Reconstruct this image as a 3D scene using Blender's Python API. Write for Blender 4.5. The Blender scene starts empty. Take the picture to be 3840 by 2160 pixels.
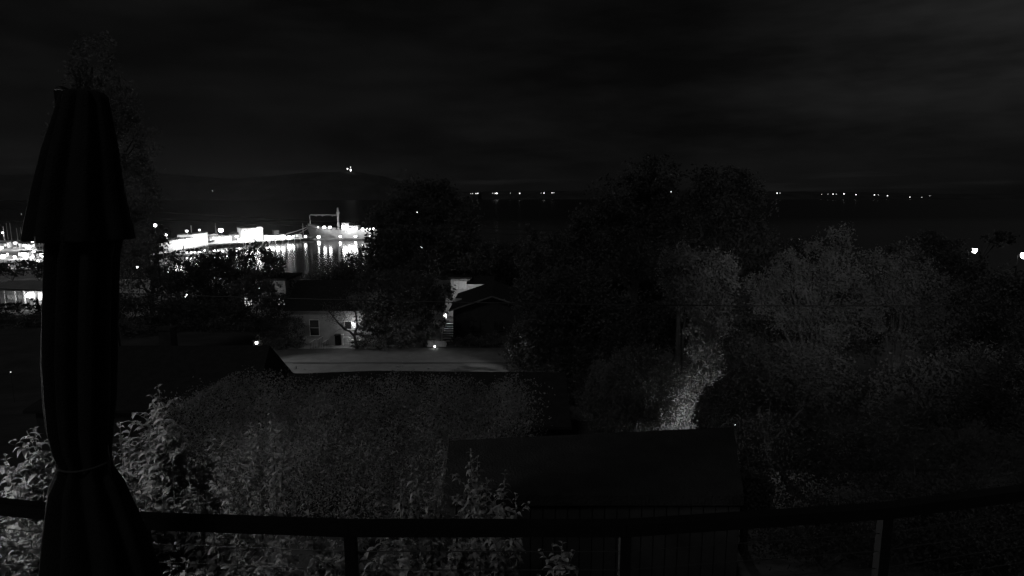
import bpy, bmesh, math, random
import numpy as np
from mathutils import Vector, Matrix

random.seed(7)
RNG = np.random.default_rng(7)
SC = bpy.context.scene
COL = SC.collection
R = math.radians

# ------------------------------------------------------------------ camera
EYE = 36.0                    # metres above the harbour water
FPX = 2288.0                  # focal length in photograph pixels (3840 wide)
HOR = 722.0                   # photograph row of the eye level
PITCH = math.atan((1080 - HOR) / FPX)
cam_d = bpy.data.cameras.new('camera')
cam = bpy.data.objects.new('camera', cam_d)
COL.objects.link(cam)
cam_d.sensor_width = 36.0
cam_d.lens = 36.0 * FPX / 3840.0
cam_d.clip_start = 0.05
cam_d.clip_end = 20000
cam.location = (0, 0, EYE)
cam.rotation_euler = (math.pi / 2 - PITCH, 0, 0)
SC.camera = cam

# ------------------------------------------------------------------ world
world = bpy.data.worlds.new('World')
SC.world = world
world.use_nodes = True
nt = world.node_tree
nt.nodes.clear()
def N(t, typ, **kw):
    n = t.nodes.new(typ)
    for k, v in kw.items():
        setattr(n, k, v)
    return n
out = N(nt, 'ShaderNodeOutputWorld')
bg = N(nt, 'ShaderNodeBackground')
sky = N(nt, 'ShaderNodeTexSky', sky_type='NISHITA')
sky.sun_disc = False
sky.sun_elevation = R(38)
sky.sun_rotation = R(150)
bw = N(nt, 'ShaderNodeRGBToBW')
tc = N(nt, 'ShaderNodeTexCoord')
nt.links.new(sky.outputs[0], bw.inputs[0])
# cloud veils: thin stretched layers of lit overcast
mp = N(nt, 'ShaderNodeMapping')
mp.inputs['Scale'].default_value = (1.6, 1.6, 7.0)
mp.inputs['Rotation'].default_value = (0, R(3), 0)
nz = N(nt, 'ShaderNodeTexNoise')
nz.inputs['Scale'].default_value = 2.1
nz.inputs['Detail'].default_value = 4
nz.inputs['Roughness'].default_value = 0.62
nt.links.new(tc.outputs['Generated'], mp.inputs[0])
nt.links.new(mp.outputs[0], nz.inputs[0])
cr = N(nt, 'ShaderNodeMapRange')
cr.inputs[1].default_value = 0.40
cr.inputs[2].default_value = 0.78
cr.inputs[3].default_value = 0.8
cr.inputs[4].default_value = 2.1
nt.links.new(nz.outputs[0], cr.inputs[0])
# the moonlit side of the sky (right) is a little paler
sx = N(nt, 'ShaderNodeSeparateXYZ')
nt.links.new(tc.outputs['Generated'], sx.inputs[0])
rr = N(nt, 'ShaderNodeMapRange', interpolation_type='SMOOTHSTEP')
rr.inputs[1].default_value = 0.22
rr.inputs[2].default_value = 0.72
rr.inputs[3].default_value = 0.0
rr.inputs[4].default_value = 3.4
nt.links.new(sx.outputs[0], rr.inputs[0])
# thin bright breaks low over the horizon
mp2 = N(nt, 'ShaderNodeMapping')
mp2.inputs['Scale'].default_value = (2.2, 2.2, 42.0)
mp2.inputs['Rotation'].default_value = (0, R(1.2), 0)
nz2 = N(nt, 'ShaderNodeTexNoise')
nz2.inputs['Scale'].default_value = 1.7
nz2.inputs['Detail'].default_value = 3
nt.links.new(tc.outputs['Generated'], mp2.inputs[0])
nt.links.new(mp2.outputs[0], nz2.inputs[0])
b2 = N(nt, 'ShaderNodeMapRange', interpolation_type='SMOOTHSTEP')
b2.inputs[1].default_value = 0.55
b2.inputs[2].default_value = 0.72
b2.inputs[3].default_value = 0.0
b2.inputs[4].default_value = 1.0
nt.links.new(nz2.outputs[0], b2.inputs[0])
low = N(nt, 'ShaderNodeMapRange', interpolation_type='SMOOTHSTEP')
low.inputs[1].default_value = 0.014
low.inputs[2].default_value = 0.07
low.inputs[3].default_value = 1.0
low.inputs[4].default_value = 0.0
nt.links.new(sx.outputs[2], low.inputs[0])
def mth(t, op, a, b):
    n = N(t, 'ShaderNodeMath', operation=op)
    for i, v in enumerate((a, b)):
        if hasattr(v, 'links') or hasattr(v, 'node'):
            t.links.new(v, n.inputs[i])
        else:
            n.inputs[i].default_value = v
    return n.outputs[0]
bb = mth(nt, 'MULTIPLY', b2.outputs[0], 1.25)
bb = mth(nt, 'ADD', bb, .45)
brk = mth(nt, 'MULTIPLY', bb, low.outputs[0])
hi = N(nt, 'ShaderNodeMapRange', interpolation_type='SMOOTHSTEP')
hi.inputs[1].default_value = 0.02
hi.inputs[2].default_value = 0.17
nt.links.new(sx.outputs[2], hi.inputs[0])
rb = mth(nt, 'MULTIPLY', rr.outputs[0], hi.outputs[0])
rb = mth(nt, 'ADD', rb, 1.0)
tot = mth(nt, 'MULTIPLY', cr.outputs[0], rb)
tot = mth(nt, 'ADD', tot, brk)
SKY_GAIN = 1.0
skyv = mth(nt, 'MULTIPLY', bw.outputs[0], 0.12)
skyv = mth(nt, 'ADD', skyv, 0.72)
tot = mth(nt, 'MULTIPLY', tot, skyv)
nt.links.new(tot, bg.inputs[0])
bg.inputs[1].default_value = 0.0022
nt.links.new(bg.outputs[0], out.inputs[0])

# faint moon / town glow through cloud
moon_d = bpy.data.lights.new('moon', 'SUN')
moon_d.energy = 0.165
moon_d.angle = R(12)
moon = bpy.data.objects.new('moon', moon_d)
moon.rotation_euler = (R(42), R(0), R(-28))
COL.objects.link(moon)

vs = SC.view_settings
SC.display_settings.display_device = 'sRGB'
vs.view_transform = 'Standard'
vs.look = 'None'
vs.exposure = 0
vs.gamma = 1
vs.use_curve_mapping = False
SC.cycles.use_denoising = True
SC.cycles.max_bounces = 5
SC.cycles.diffuse_bounces = 2
SC.cycles.glossy_bounces = 3
SC.cycles.volume_bounces = 0
SC.cycles.sample_clamp_indirect = 2
SC.cycles.sample_clamp_direct = 20
SC.cycles.use_light_tree = True

# ------------------------------------------------------------------ projection helpers
CP, SP = math.cos(PITCH), math.sin(PITCH)
def ray(px, py):
    u = (px - 1920) / FPX
    v = -(py - 1080) / FPX
    return Vector((u, CP + v * SP, -SP + v * CP))
def at(px, py, Y):
    d = ray(px, py)
    return Vector((0, 0, EYE)) + d * (Y / d.y)
def atz(px, py, z):
    d = ray(px, py)
    return Vector((0, 0, EYE)) + d * ((z - EYE) / d.z)
def mpp(Y):                    # metres per photograph pixel at distance Y
    return Y / FPX
PROF = [(-40, 31.3), (4, 31.0), (8, 30.2), (14, 29.2), (24, 24.6), (33, 22.9), (42, 21.5), (46, 21.3), (57.5, 21.3),
        (62, 21.2), (78, 19.6), (110, 13.0), (150, 8.0), (200, 3.5), (245, 1.0), (262, -1.5), (300, -5)]
def ground(x, y):
    for (a, za), (b, zb) in zip(PROF, PROF[1:]):
        if y <= b:
            t = max(0, (y - a) / (b - a))
            z = za + (zb - za) * t
            break
    else:
        z = -5
    w = min(1.0, max(0.0, (y - 62) / 40))
    z += w * 0.8 * math.sin(x * 0.05 + 1.3) * math.cos(y * 0.04)
    return z

# ------------------------------------------------------------------ materials (the camera sees in black and white)
MATS = {}
def mat(name, v, rough=0.8, var=0.0, scale=5.0, metal=0.0, bump=0.0, bscale=30.0, emit=0.0, spec=0.3, trans=0.0):
    if name in MATS:
        return MATS[name]
    m = bpy.data.materials.new(name)
    m.use_nodes = True
    t = m.node_tree
    b = t.nodes['Principled BSDF']
    b.inputs['Base Color'].default_value = (v, v, v, 1)
    b.inputs['Roughness'].default_value = rough
    b.inputs['Metallic'].default_value = metal
    b.inputs['Specular IOR Level'].default_value = spec
    if trans:
        b.inputs['Transmission Weight'].default_value = trans
    co = N(t, 'ShaderNodeTexCoord')
    if var:
        n = N(t, 'ShaderNodeTexNoise')
        n.inputs['Scale'].default_value = scale
        n.inputs['Detail'].default_value = 6
        n.inputs['Roughness'].default_value = 0.65
        t.links.new(co.outputs['Object'], n.inputs[0])
        r = N(t, 'ShaderNodeMapRange')
        r.inputs[1].default_value = 0.3
        r.inputs[2].default_value = 0.7
        r.inputs[3].default_value = max(0, v * (1 - var))
        r.inputs[4].default_value = v * (1 + var)
        t.links.new(n.outputs[0], r.inputs[0])
        t.links.new(r.outputs[0], b.inputs['Base Color'])
    if bump:
        n2 = N(t, 'ShaderNodeTexNoise')
        n2.inputs['Scale'].default_value = bscale
        n2.inputs['Detail'].default_value = 5
        t.links.new(co.outputs['Object'], n2.inputs[0])
        bp = N(t, 'ShaderNodeBump')
        bp.inputs['Strength'].default_value = bump
        bp.inputs['Distance'].default_value = 0.05
        t.links.new(n2.outputs[0], bp.inputs['Height'])
        t.links.new(bp.outputs[0], b.inputs['Normal'])
    if emit:
        b.inputs['Emission Color'].default_value = (1, 1, 1, 1)
        b.inputs['Emission Strength'].default_value = emit
    MATS[name] = m
    return m

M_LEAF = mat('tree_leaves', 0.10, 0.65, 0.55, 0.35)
M_LEAFL = mat('lit_leaves', 0.17, 0.6, 0.45, 0.6)  # paler copy of the tree leaves, with the light on them in the colour
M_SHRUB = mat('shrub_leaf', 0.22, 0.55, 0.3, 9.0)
M_NEEDLE_SHADE = mat('needles_shaded_leaves', 0.07, 0.8, 0.4, 0.5)  # needles, and a darker leaf copy with the shade put into the colour
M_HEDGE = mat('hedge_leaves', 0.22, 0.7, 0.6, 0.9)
M_BARK = mat('bark', 0.08, 0.95, 0.4, 6.0, bump=0.6, bscale=20)
M_STEM = mat('green_stem', 0.10, 0.7, 0.2, 8)
M_LAWN = mat('lawn_grass', 0.10, 0.95, 0.22, 0.9, bump=0.8, bscale=14)
M_SOIL = mat('ground_soil', 0.05, 0.95, 0.4, 0.4, bump=0.5, bscale=3)
M_SHINGLE = mat('dark_shingle', 0.022, 0.9, 0.35, 3.0, bump=0.6, bscale=25)
M_ROOFP = mat('pale_roof', 0.25, 0.8, 0.25, 0.4)
M_DARKWALL = mat('dark_wall', 0.035, 0.85, 0.3, 2.0)
M_SIDING = mat('white_siding', 0.55, 0.7, 0.12, 3.0)
M_PLASTER = mat('house_wall', 0.40, 0.85, 0.22, 1.2, bump=0.3, bscale=18)
M_TRIM = mat('white_trim', 0.7, 0.5, 0.08, 4.0)
M_GLASS = mat('dark_glass', 0.02, 0.08, spec=0.6)
M_BLACK = mat('black_metal', 0.012, 0.5, 0.2, 12, spec=0.3)
M_CABLE = mat('steel_cable', 0.07, 0.4, 0.1, 30, metal=0.6)
M_FABRIC = mat('umbrella_fabric', 0.016, 0.95, 0.3, 7, bump=0.3, bscale=160)
M_STRAP = mat('strap_webbing', 0.055, 0.9, 0.1, 20)
M_DECK = mat('deck_board', 0.08, 0.8, 0.3, 6)
M_CONC = mat('concrete', 0.30, 0.85, 0.25, 0.7, bump=0.3, bscale=6)
M_TIMBER = mat('weathered_timber', 0.14, 0.9, 0.35, 2.0)
M_HULL = mat('ship_hull', 0.34, 0.6, 0.25, 0.25)
M_HULLW = mat('white_hull', 0.65, 0.4, 0.08, 1.0)
M_WHITE = mat('white_paint', 0.72, 0.5, 0.08, 0.8)
M_SHED = mat('shed_wall_metal', 0.6, 0.6, 0.12, 0.5)
M_GREYB = mat('grey_building', 0.28, 0.8, 0.2, 0.5)
M_HILL = mat('forest_hill', 0.045, 1.0, 0.5, 0.01)
M_SAND = mat('foreshore', 0.16, 0.95, 0.3, 0.05)
M_LAMP = mat('lamp_glow', 0.8, 0.5, emit=5.0)
M_LAMPS = mat('small_lamp_glow', 0.8, 0.5, emit=4.0)
M_LAMPD = mat('dim_lamp_glow', 0.8, 0.5, emit=1.6)
M_LAMPF = mat('flood_lamp_glow', 0.8, 0.5, emit=8.0)
M_WINLIT = mat('lit_window_pane', 0.5, 0.4, emit=0.9)
M_WINDIM = mat('dim_window_pane', 0.3, 0.4, emit=0.12)

for m_ in (M_LEAF, M_LEAFL, M_SHRUB, M_HEDGE, M_NEEDLE_SHADE):
    t = m_.node_tree
    b = t.nodes['Principled BSDF']; o_ = t.nodes['Material Output']
    tl = N(t, 'ShaderNodeBsdfTranslucent'); mx_ = N(t, 'ShaderNodeMixShader')
    mx_.inputs[0].default_value = 0.42
    src = b.inputs['Base Color'].links[0].from_socket
    t.links.new(src, tl.inputs[0])
    t.links.new(b.outputs[0], mx_.inputs[1]); t.links.new(tl.outputs[0], mx_.inputs[2])
    t.links.new(mx_.outputs[0], o_.inputs[0])

# ------------------------------------------------------------------ object helpers
def tag(o, label=None, cat=None, group=None, kind=None):
    if label: o['label'] = label
    if cat: o['category'] = cat
    if group: o['group'] = group
    if kind: o['kind'] = kind
    return o
WLOC = {}
def empty(name, loc, label, cat, group=None):
    o = bpy.data.objects.new(name, None)
    o.location = loc
    o.empty_display_size = 0.3
    COL.objects.link(o)
    WLOC[o.name] = Vector(loc)
    return tag(o, label, cat, group)
class MB:
    def __init__(s):
        s.v = []; s.f = []
    def add(s, vs, fs):
        k = len(s.v)
        s.v.extend([tuple(p) for p in vs])
        s.f.extend([tuple(i + k for i in f) for f in fs])
        return s
    def box(s, c, d, rz=0.0, rx=0.0):
        c = Vector(c)
        m = Matrix.Rotation(rz, 3, 'Z') @ Matrix.Rotation(rx, 3, 'X')
        vs = [c + m @ Vector((x * d[0] / 2, y * d[1] / 2, z * d[2] / 2)) for x in (-1, 1) for y in (-1, 1) for z in (-1, 1)]
        return s.add(vs, [(0, 1, 3, 2), (4, 6, 7, 5), (0, 4, 5, 1), (2, 3, 7, 6), (0, 2, 6, 4), (1, 5, 7, 3)])
    def beam(s, a, b, w, h):       # bar with rectangular section between two points
        a, b = Vector(a), Vector(b)
        d = (b - a).normalized()
        up = Vector((0, 0, 1)) if abs(d.z) < 0.95 else Vector((0, 1, 0))
        x = d.cross(up).normalized() * (w / 2)
        z = x.cross(d).normalized() * (h / 2)
        vs = []
        for p in (a, b):
            vs += [p - x - z, p + x - z, p + x + z, p - x + z]
        return s.add(vs, [(0, 3, 2, 1), (4, 5, 6, 7), (0, 1, 5, 4), (1, 2, 6, 5), (2, 3, 7, 6), (3, 0, 4, 7)])
    def tube(s, pts, rad, n=6, cap=True):
        pts = [Vector(p) for p in pts]
        if not hasattr(rad, '__len__'): rad = [rad] * len(pts)
        vs = []; fs = []
        px = None
        for i, p in enumerate(pts):
            d = (pts[min(i + 1, len(pts) - 1)] - pts[max(i - 1, 0)])
            d = d.normalized() if d.length else Vector((0, 0, 1))
            if px is None:
                px = d.orthogonal().normalized()
            else:
                px = (px - d * px.dot(d))
                px = px.normalized() if px.length > 1e-6 else d.orthogonal().normalized()
            py = d.cross(px)
            for k in range(n):
                a = 2 * math.pi * k / n
                vs.append(p + (px * math.cos(a) + py * math.sin(a)) * rad[i])
        for i in range(len(pts) - 1):
            for k in range(n):
                fs.append((i * n + k, i * n + (k + 1) % n, (i + 1) * n + (k + 1) % n, (i + 1) * n + k))
        if cap:
            fs.append(tuple(reversed(range(n))))
            fs.append(tuple((len(pts) - 1) * n + k for k in range(n)))
        return s.add(vs, fs)
    def lathe(s, c, prof, n=12):
        c = Vector(c)
        vs = []; fs = []
        for (r, z) in prof:
            for k in range(n):
                a = 2 * math.pi * k / n
                vs.append(c + Vector((r * math.cos(a), r * math.sin(a), z)))
        for i in range(len(prof) - 1):
            for k in range(n):
                fs.append((i * n + k, i * n + (k + 1) % n, (i + 1) * n + (k + 1) % n, (i + 1) * n + k))
        fs.append(tuple(reversed(range(n))))
        fs.append(tuple((len(prof) - 1) * n + k for k in range(n)))
        return s.add(vs, fs)
    def prism(s, poly, dvec):      # closed polygon (3D points) pushed along dvec
        dvec = Vector(dvec)
        a = [Vector(p) for p in poly]; n = len(a)
        vs = a + [p + dvec for p in a]
        fs = [tuple(reversed(range(n))), tuple(range(n, 2 * n))]
        for k in range(n):
            fs.append((k, (k + 1) % n, n + (k + 1) % n, n + k))
        return s.add(vs, fs)
    def build(s, name, m, parent=None, smooth=False, **kw):
        me = bpy.data.meshes.new(name)
        off = Vector((0, 0, 0))
        p = parent
        while p is not None:
            off += p.location
            p = p.parent
        me.from_pydata([(v[0] - off.x, v[1] - off.y, v[2] - off.z) for v in s.v], [], s.f)
        me.materials.append(m)
        if smooth:
            me.shade_smooth()
        bm = bmesh.new(); bm.from_mesh(me)
        bmesh.ops.recalc_face_normals(bm, faces=bm.faces)
        bm.to_mesh(me); bm.free()
        o = bpy.data.objects.new(name, me)
        COL.objects.link(o)
        if parent is not None:
            o.parent = parent
        return tag(o, **kw)
def fast_mesh(name, V, F4, m, parent=None, off=(0, 0, 0), **kw):
    me = bpy.data.meshes.new(name)
    V = np.asarray(V, dtype=np.float32) - np.asarray(off, dtype=np.float32)
    F4 = np.asarray(F4, dtype=np.int32)
    nf, k = F4.shape
    me.vertices.add(len(V)); me.vertices.foreach_set('co', V.ravel())
    me.loops.add(nf * k); me.loops.foreach_set('vertex_index', F4.ravel())
    me.polygons.add(nf)
    me.polygons.foreach_set('loop_start', np.arange(nf, dtype=np.int32) * k)
    me.polygons.foreach_set('loop_total', np.full(nf, k, dtype=np.int32))
    me.update(calc_edges=True)
    me.materials.append(m)
    o = bpy.data.objects.new(name, me)
    COL.objects.link(o)
    if parent is not None:
        o.parent = parent
    return tag(o, **kw)
def point_light(parent, loc, power, r=0.15, name='lamp_light'):
    d = bpy.data.lights.new(name, 'POINT')
    d.energy = power
    d.shadow_soft_size = r
    o = bpy.data.objects.new(name, d)
    COL.objects.link(o)
    if parent is not None:
        o.parent = parent
        o.location = Vector(loc) - parent.location
    else:
        o.location = loc
    return o
def spot_light(parent, loc, target, power, ang=100, blend=0.6, r=0.15, name='lamp_light'):
    d = bpy.data.lights.new(name, 'SPOT')
    d.energy = power
    d.spot_size = R(ang)
    d.spot_blend = blend
    d.shadow_soft_size = r
    o = bpy.data.objects.new(name, d)
    COL.objects.link(o)
    q = (Vector(target) - Vector(loc)).to_track_quat('-Z', 'Y')
    o.rotation_euler = q.to_euler()
    if parent is not None:
        o.parent = parent
        o.location = Vector(loc) - parent.location
    else:
        o.location = loc
    return o

# ------------------------------------------------------------------ leaves
def leaf_quads(C, size, rng, droop=0.0):
    """C (n,3) centres -> verts, faces of folded rhombic leaves"""
    n = len(C)
    a = rng.normal(size=(n, 3)); a[:, 2] -= droop
    a /= np.linalg.norm(a, axis=1)[:, None]
    b = rng.normal(size=(n, 3)); b -= (b * a).sum(1)[:, None] * a
    b /= np.linalg.norm(b, axis=1)[:, None]
    s = size * rng.uniform(0.6, 1.4, size=(n, 1))
    V = np.stack([C - a * s * .5, C + b * s * .28, C + a * s * .5, C - b * s * .28], axis=1).reshape(-1, 3)
    F = np.arange(n * 4).reshape(n, 4)
    return V, F
def clump_points(lobes, n, rng, shell=0.55, clump=0.13, nclump=None):
    """lobes: list of (centre, (rx,ry,rz)); leaf positions gathered into clumps spread through the lobes"""
    vol = np.array([r[0] * r[1] * r[2] for c, r in lobes]) ** 0.72
    vol /= vol.sum()
    P = []
    for (c, r), w in zip(lobes, vol):
        k = max(8, int(n * w))
        nc = nclump or max(6, int(k / 42))
        d = rng.normal(size=(nc, 3)); d /= np.linalg.norm(d, axis=1)[:, None]
        rad = (shell + (1 - shell) * rng.random(nc) ** 0.6) * rng.uniform(0.85, 1.12, nc)
        cc = d * rad[:, None]
        idx = rng.integers(0, nc, k)
        csz = rng.uniform(0.6, 1.5, nc)
        pts = cc[idx] + rng.normal(size=(k, 3)) * clump * csz[idx][:, None]
        P.append(pts * np.array(r) + np.array(c))
    return np.concatenate(P)
def tree(name, label, Y, lobes_px, leaf=0.3, n=6000, m=None, trunk_px=None, cat='tree', group=None, depth=0.8, shell=0.5,
         clump=0.13, seed=0, trunk_r=None, droop=0.2, gz=None, nclump=None):
    """a tree standing at distance Y; its crown lobes are measured in the photograph at that distance"""
    rng = np.random.default_rng(1000 + seed)
    k = mpp(Y)
    lobes = []
    for (px, py, rx, ry) in lobes_px:
        c = at(px, py, Y)
        c.y += rng.uniform(-0.3, 0.3) * rx * k
        lobes.append(((c.x, c.y, c.z), (rx * k, rx * k * depth, ry * k)))
    if trunk_px is None:
        bx = sum(l[0][0] for l in lobes) / len(lobes)
    else:
        bx = at(trunk_px, 1080, Y).x
    g = ground(bx, Y) if gz is None else gz
    root = empty(name, (bx, Y, g), label, cat, group)
    P = clump_points(lobes, n, rng, shell, clump, nclump)
    P = P[P[:, 2] > g + 0.1]
    V, F = leaf_quads(P, leaf, rng, droop)
    fast_mesh('crown', V, F, m or M_LEAF, root, (bx, Y, g))
    top = max(l[0][2] for l in lobes)
    low_ = min(l[0][2] - l[1][2] for l in lobes)
    H = top - g
    tr = trunk_r or max(0.08, H * 0.022)
    t = MB()
    p0 = Vector((bx, Y, g - 0.3))
    wob = Vector((rng.uniform(-.03, .03) * H, rng.uniform(-.03, .03) * H, 0))
    hx = max(lobes, key=lambda l: l[0][2])[0]
    ptop = Vector(hx)
    mid = p0.lerp(ptop, 0.45) + wob
    t.tube([p0, p0.lerp(mid, 0.5) + wob * .4, mid, mid.lerp(ptop, 0.6), ptop], [tr * 1.25, tr, tr * .8, tr * .45, tr * .15], 7)
    for (c, r) in lobes:
        c = Vector(c)
        s0 = p0.lerp(mid, 0.45 + 0.4 * rng.random()) + wob * .5
        t.tube([s0, s0.lerp(c, 0.55) + Vector((0, 0, H * .02)), c], [tr * .5, tr * .3, tr * .1], 5)
        for q in range(3):
            e = c + Vector((rng.uniform(-.7, .7) * r[0], rng.uniform(-.7, .7) * r[1], rng.uniform(-.2, .8) * r[2]))
            t.tube([c.lerp(s0, .3), e], [tr * .2, tr * .05], 4)
    t.build('trunk', M_BARK, root)
    return root
def conifer(label, px, ytop, Y, Rm, seed, n=5000, leaf=0.35, name='conifer_tree', m=None, group=None, zb=None, gz=None):
    rng = np.random.default_rng(2000 + seed)
    top = at(px, ytop, Y)
    g = ground(top.x, Y) if gz is None else gz
    H = top.z - g
    root = empty(name, (top.x, Y, g), label, 'conifer tree' if 'conifer' in name else 'tree', group)
    t = rng.random(n) ** 0.75                 # 0 top .. 1 bottom
    nb = 46
    lv = (np.floor(t * nb) + rng.uniform(0, .35, n)) / nb
    az_b = rng.integers(0, 9, n) * (2 * math.pi / 9) + np.floor(t * nb) * 1.9 + rng.normal(size=n) * .22
    rad = Rm * (lv ** 0.85) * (0.25 + 0.75 * rng.random(n) ** .5) * (0.8 + 0.35 * np.sin(np.floor(t * nb) * 2.3 + az_b * 1.0))
    z = g + H * (1 - lv * 0.93) - rad * 0.28 + rng.normal(size=n) * .10
    P = np.stack([top.x + rad * np.cos(az_b), Y + rad * np.sin(az_b), z], axis=1)
    V, F = leaf_quads(P, leaf, rng, 0.5)
    fast_mesh('crown', V, F, m or M_NEEDLE_SHADE, root, (top.x, Y, g))
    tb = MB(); r0 = max(.1, H * .016)
    tb.tube([(top.x, Y, g - .3), (top.x, Y, g + H * .5), (top.x, Y, g + H * .98)], [r0 * 1.2, r0 * .7, r0 * .1], 7)
    tb.build('trunk', M_BARK, root)
    return root

# ================================================================== SETTING
# ground sheet: garden slope falling to the shore
xs = np.concatenate([np.linspace(-420, -60, 25), np.linspace(-56, 56, 57), np.linspace(60, 420, 25)])
ys = np.concatenate([np.linspace(-40, 70, 56), np.linspace(75, 300, 46)])
V = [(x, y, ground(x, y) - (0.02 if 40 < y < 60 else 0)) for y in ys for x in xs]
nx = len(xs)
F = [(j * nx + i, j * nx + i + 1, (j + 1) * nx + i + 1, (j + 1) * nx + i) for j in range(len(ys) - 1) for i in range(nx - 1)]
fast_mesh('ground', V, F, M_SOIL, kind='structure', label='dark garden slope falling away to the harbour')

# lawn across the middle
def sheet(name, x0, x1, y0, y1, z, m, nxx=24, nyy=8, amp=0.0, **kw):
    V = []; F = []
    for j in range(nyy + 1):
        for i in range(nxx + 1):
            x = x0 + (x1 - x0) * i / nxx; y = y0 + (y1 - y0) * j / nyy
            V.append((x, y, z + amp * math.sin(x * .7 + y) * math.cos(y * .9)))
    for j in range(nyy):
        for i in range(nxx):
            a = j * (nxx + 1) + i
            F.append((a, a + 1, a + nxx + 2, a + nxx + 1))
    return fast_mesh(name, V, F, m, **kw)
sheet('lawn', -26, 4.5, 40.5, 56.6, 21.36, M_LAWN, 60, 30, 0.02, kind='structure', label='wide mown lawn lit from both sides')

sheet('path', -25.8, 4.3, 51.2, 51.55, 21.40, M_SOIL, 60, 2, 0.0, kind='structure', label='narrow worn track along the lawn')

# harbour water
def water_mat():
    m = bpy.data.materials.new('harbour_water')
    m.use_nodes = True
    t = m.node_tree
    b = t.nodes['Principled BSDF']
    b.inputs['Base Color'].default_value = (0.004, 0.004, 0.004, 1)
    b.inputs['Roughness'].default_value = 0.09
    b.inputs['IOR'].default_value = 1.33
    b.inputs['Specular IOR Level'].default_value = 0.6
    co = N(t, 'ShaderNodeTexCoord')
    mp = N(t, 'ShaderNodeMapping')
    mp.inputs['Scale'].default_value = (0.35, 1.1, 1)
    n = N(t, 'ShaderNodeTexNoise')
    n.inputs['Scale'].default_value = 1.0
    n.inputs['Detail'].default_value = 4
    t.links.new(co.outputs['Object'], mp.inputs[0])
    t.links.new(mp.outputs[0], n.inputs[0])
    bp = N(t, 'ShaderNodeBump')
    bp.inputs['Strength'].default_value = 0.35
    bp.inputs['Distance'].default_value = 0.05
    t.links.new(n.outputs[0], bp.inputs['Height'])
    t.links.new(bp.outputs[0], b.inputs['Normal'])
    # sheltered water by the wharf, wind-ruffled water out in the bay
    s = N(t, 'ShaderNodeSeparateXYZ')
    t.links.new(co.outputs['Object'], s.inputs[0])
    mr = N(t, 'ShaderNodeMapRange')
    mr.inputs[1].default_value = 540
    mr.inputs[2].default_value = 900
    mr.inputs[3].default_value = 0.09
    mr.inputs[4].default_value = 0.36
    t.links.new(s.outputs[1], mr.inputs[0])
    t.links.new(mr.outputs[0], b.inputs['Roughness'])
    return m
fast_mesh('water', [(-9000, 225, 0), (9000, 225, 0), (9000, 16000, 0), (-9000, 16000, 0)], [(0, 1, 2, 3)], water_mat(),
          kind='structure', label='black harbour water streaked with reflected lights')

# far hills: a ridge across the bay, and the low shore to the right
def ridge(name, pts, Y, depth, label, m=M_HILL):
    """pts: (px, py) skyline in the photograph at distance Y"""
    xs_ = [at(p[0], p[1], Y) for p in pts]
    V = []; F = []
    K = 10
    fine = []
    for a, b in zip(xs_, xs_[1:]):
        for q in range(6):
            fine.append(a.lerp(b, q / 6))
    fine.append(xs_[-1])
    rg = random.Random(3)
    for p in fine:
        h = max(3, p.z + rg.uniform(-1.0, 1.0) * 2.2)
        for k in range(K + 1):
            t = k / K
            prof = math.sin(t * math.pi) ** 0.8
            V.append((p.x * (1 + (t - .5) * .12), Y - depth * (1 - 2 * t) * .5, -2 + (h + 2) * prof))
    for i in range(len(fine) - 1):
        for k in range(K):
            a = i * (K + 1) + k
            F.append((a, a + K + 1, a + K + 2, a + 1))
    return fast_mesh(name, V, F, m, kind='structure', label=label)
ridge('hill', [(-1200, 690), (-400, 668), (100, 655), (520, 650), (640, 652), (760, 662), (880, 672), (1000, 662), (1120, 650), (1240, 645), (1330, 643),
               (1430, 660), (1520, 684), (1620, 705), (1700, 716), (1800, 722)], 3400, 900, 'wooded hill across the bay carrying a mast')
ridge('hill', [(1500, 719), (1800, 717), (2200, 716), (2600, 715), (2900, 717), (3200, 721), (3500, 726), (3840, 728), (4600, 728), (5600, 730)], 3600, 700,
      'low dark far shore along the right of the bay')

# ================================================================== HARBOUR
def slab(name, pts, ztop, zbot, m, **kw):
    b = MB()
    b.prism([(p[0], p[1], zbot) for p in pts], (0, 0, ztop - zbot))
    return b.build(name, m, **kw)
W1 = [atz(px, py, 0) for px, py in ((560, 968), (640, 955), (780, 930), (1010, 912), (1150, 902))]
wharf = empty('wharf', (W1[2].x, W1[2].y, 0), 'long timber wharf under the floodlit terminal sheds', 'wharf')
wb = MB()
poly = [(p.x, p.y, 1.5) for p in W1] + [(W1[-1].x, 505, 1.5), (W1[0].x - 8, 470, 1.5)]
wb.prism(poly, (0, 0, .7)); wb.build('wharf_deck', M_TIMBER, wharf)
for a, b in zip(W1, W1[1:]):
    nn = max(2, int((b - a).length / 5))
    for i in range(nn):
        p = a.lerp(b, i / nn)
        q = MB(); q.tube([(p.x, p.y - .25, -2), (p.x, p.y - .25, 1.9)], .22, 6); q.build('pile', M_BARK, wharf)
QR = [at(205, 960, y).x for y in (232, 268, 440)]
QL = [(-330, 268), (QR[1], 272), (QR[2], 440), (-480, 440)]
quay = MB(); quay.prism([(x, y, -3) for x, y in QL], (0, 0, 5.0)); quay.build('quay', M_CONC, kind='structure', label='town quay beneath the marina lights')
shore = MB(); shore.prism([(x, y, -3) for x, y in ((QR[0], 232), (-300, 232), (-330, 270), (QR[1], 274))], (0, 0, 4.6)); shore.build('shore', M_SAND, kind='structure')

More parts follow.
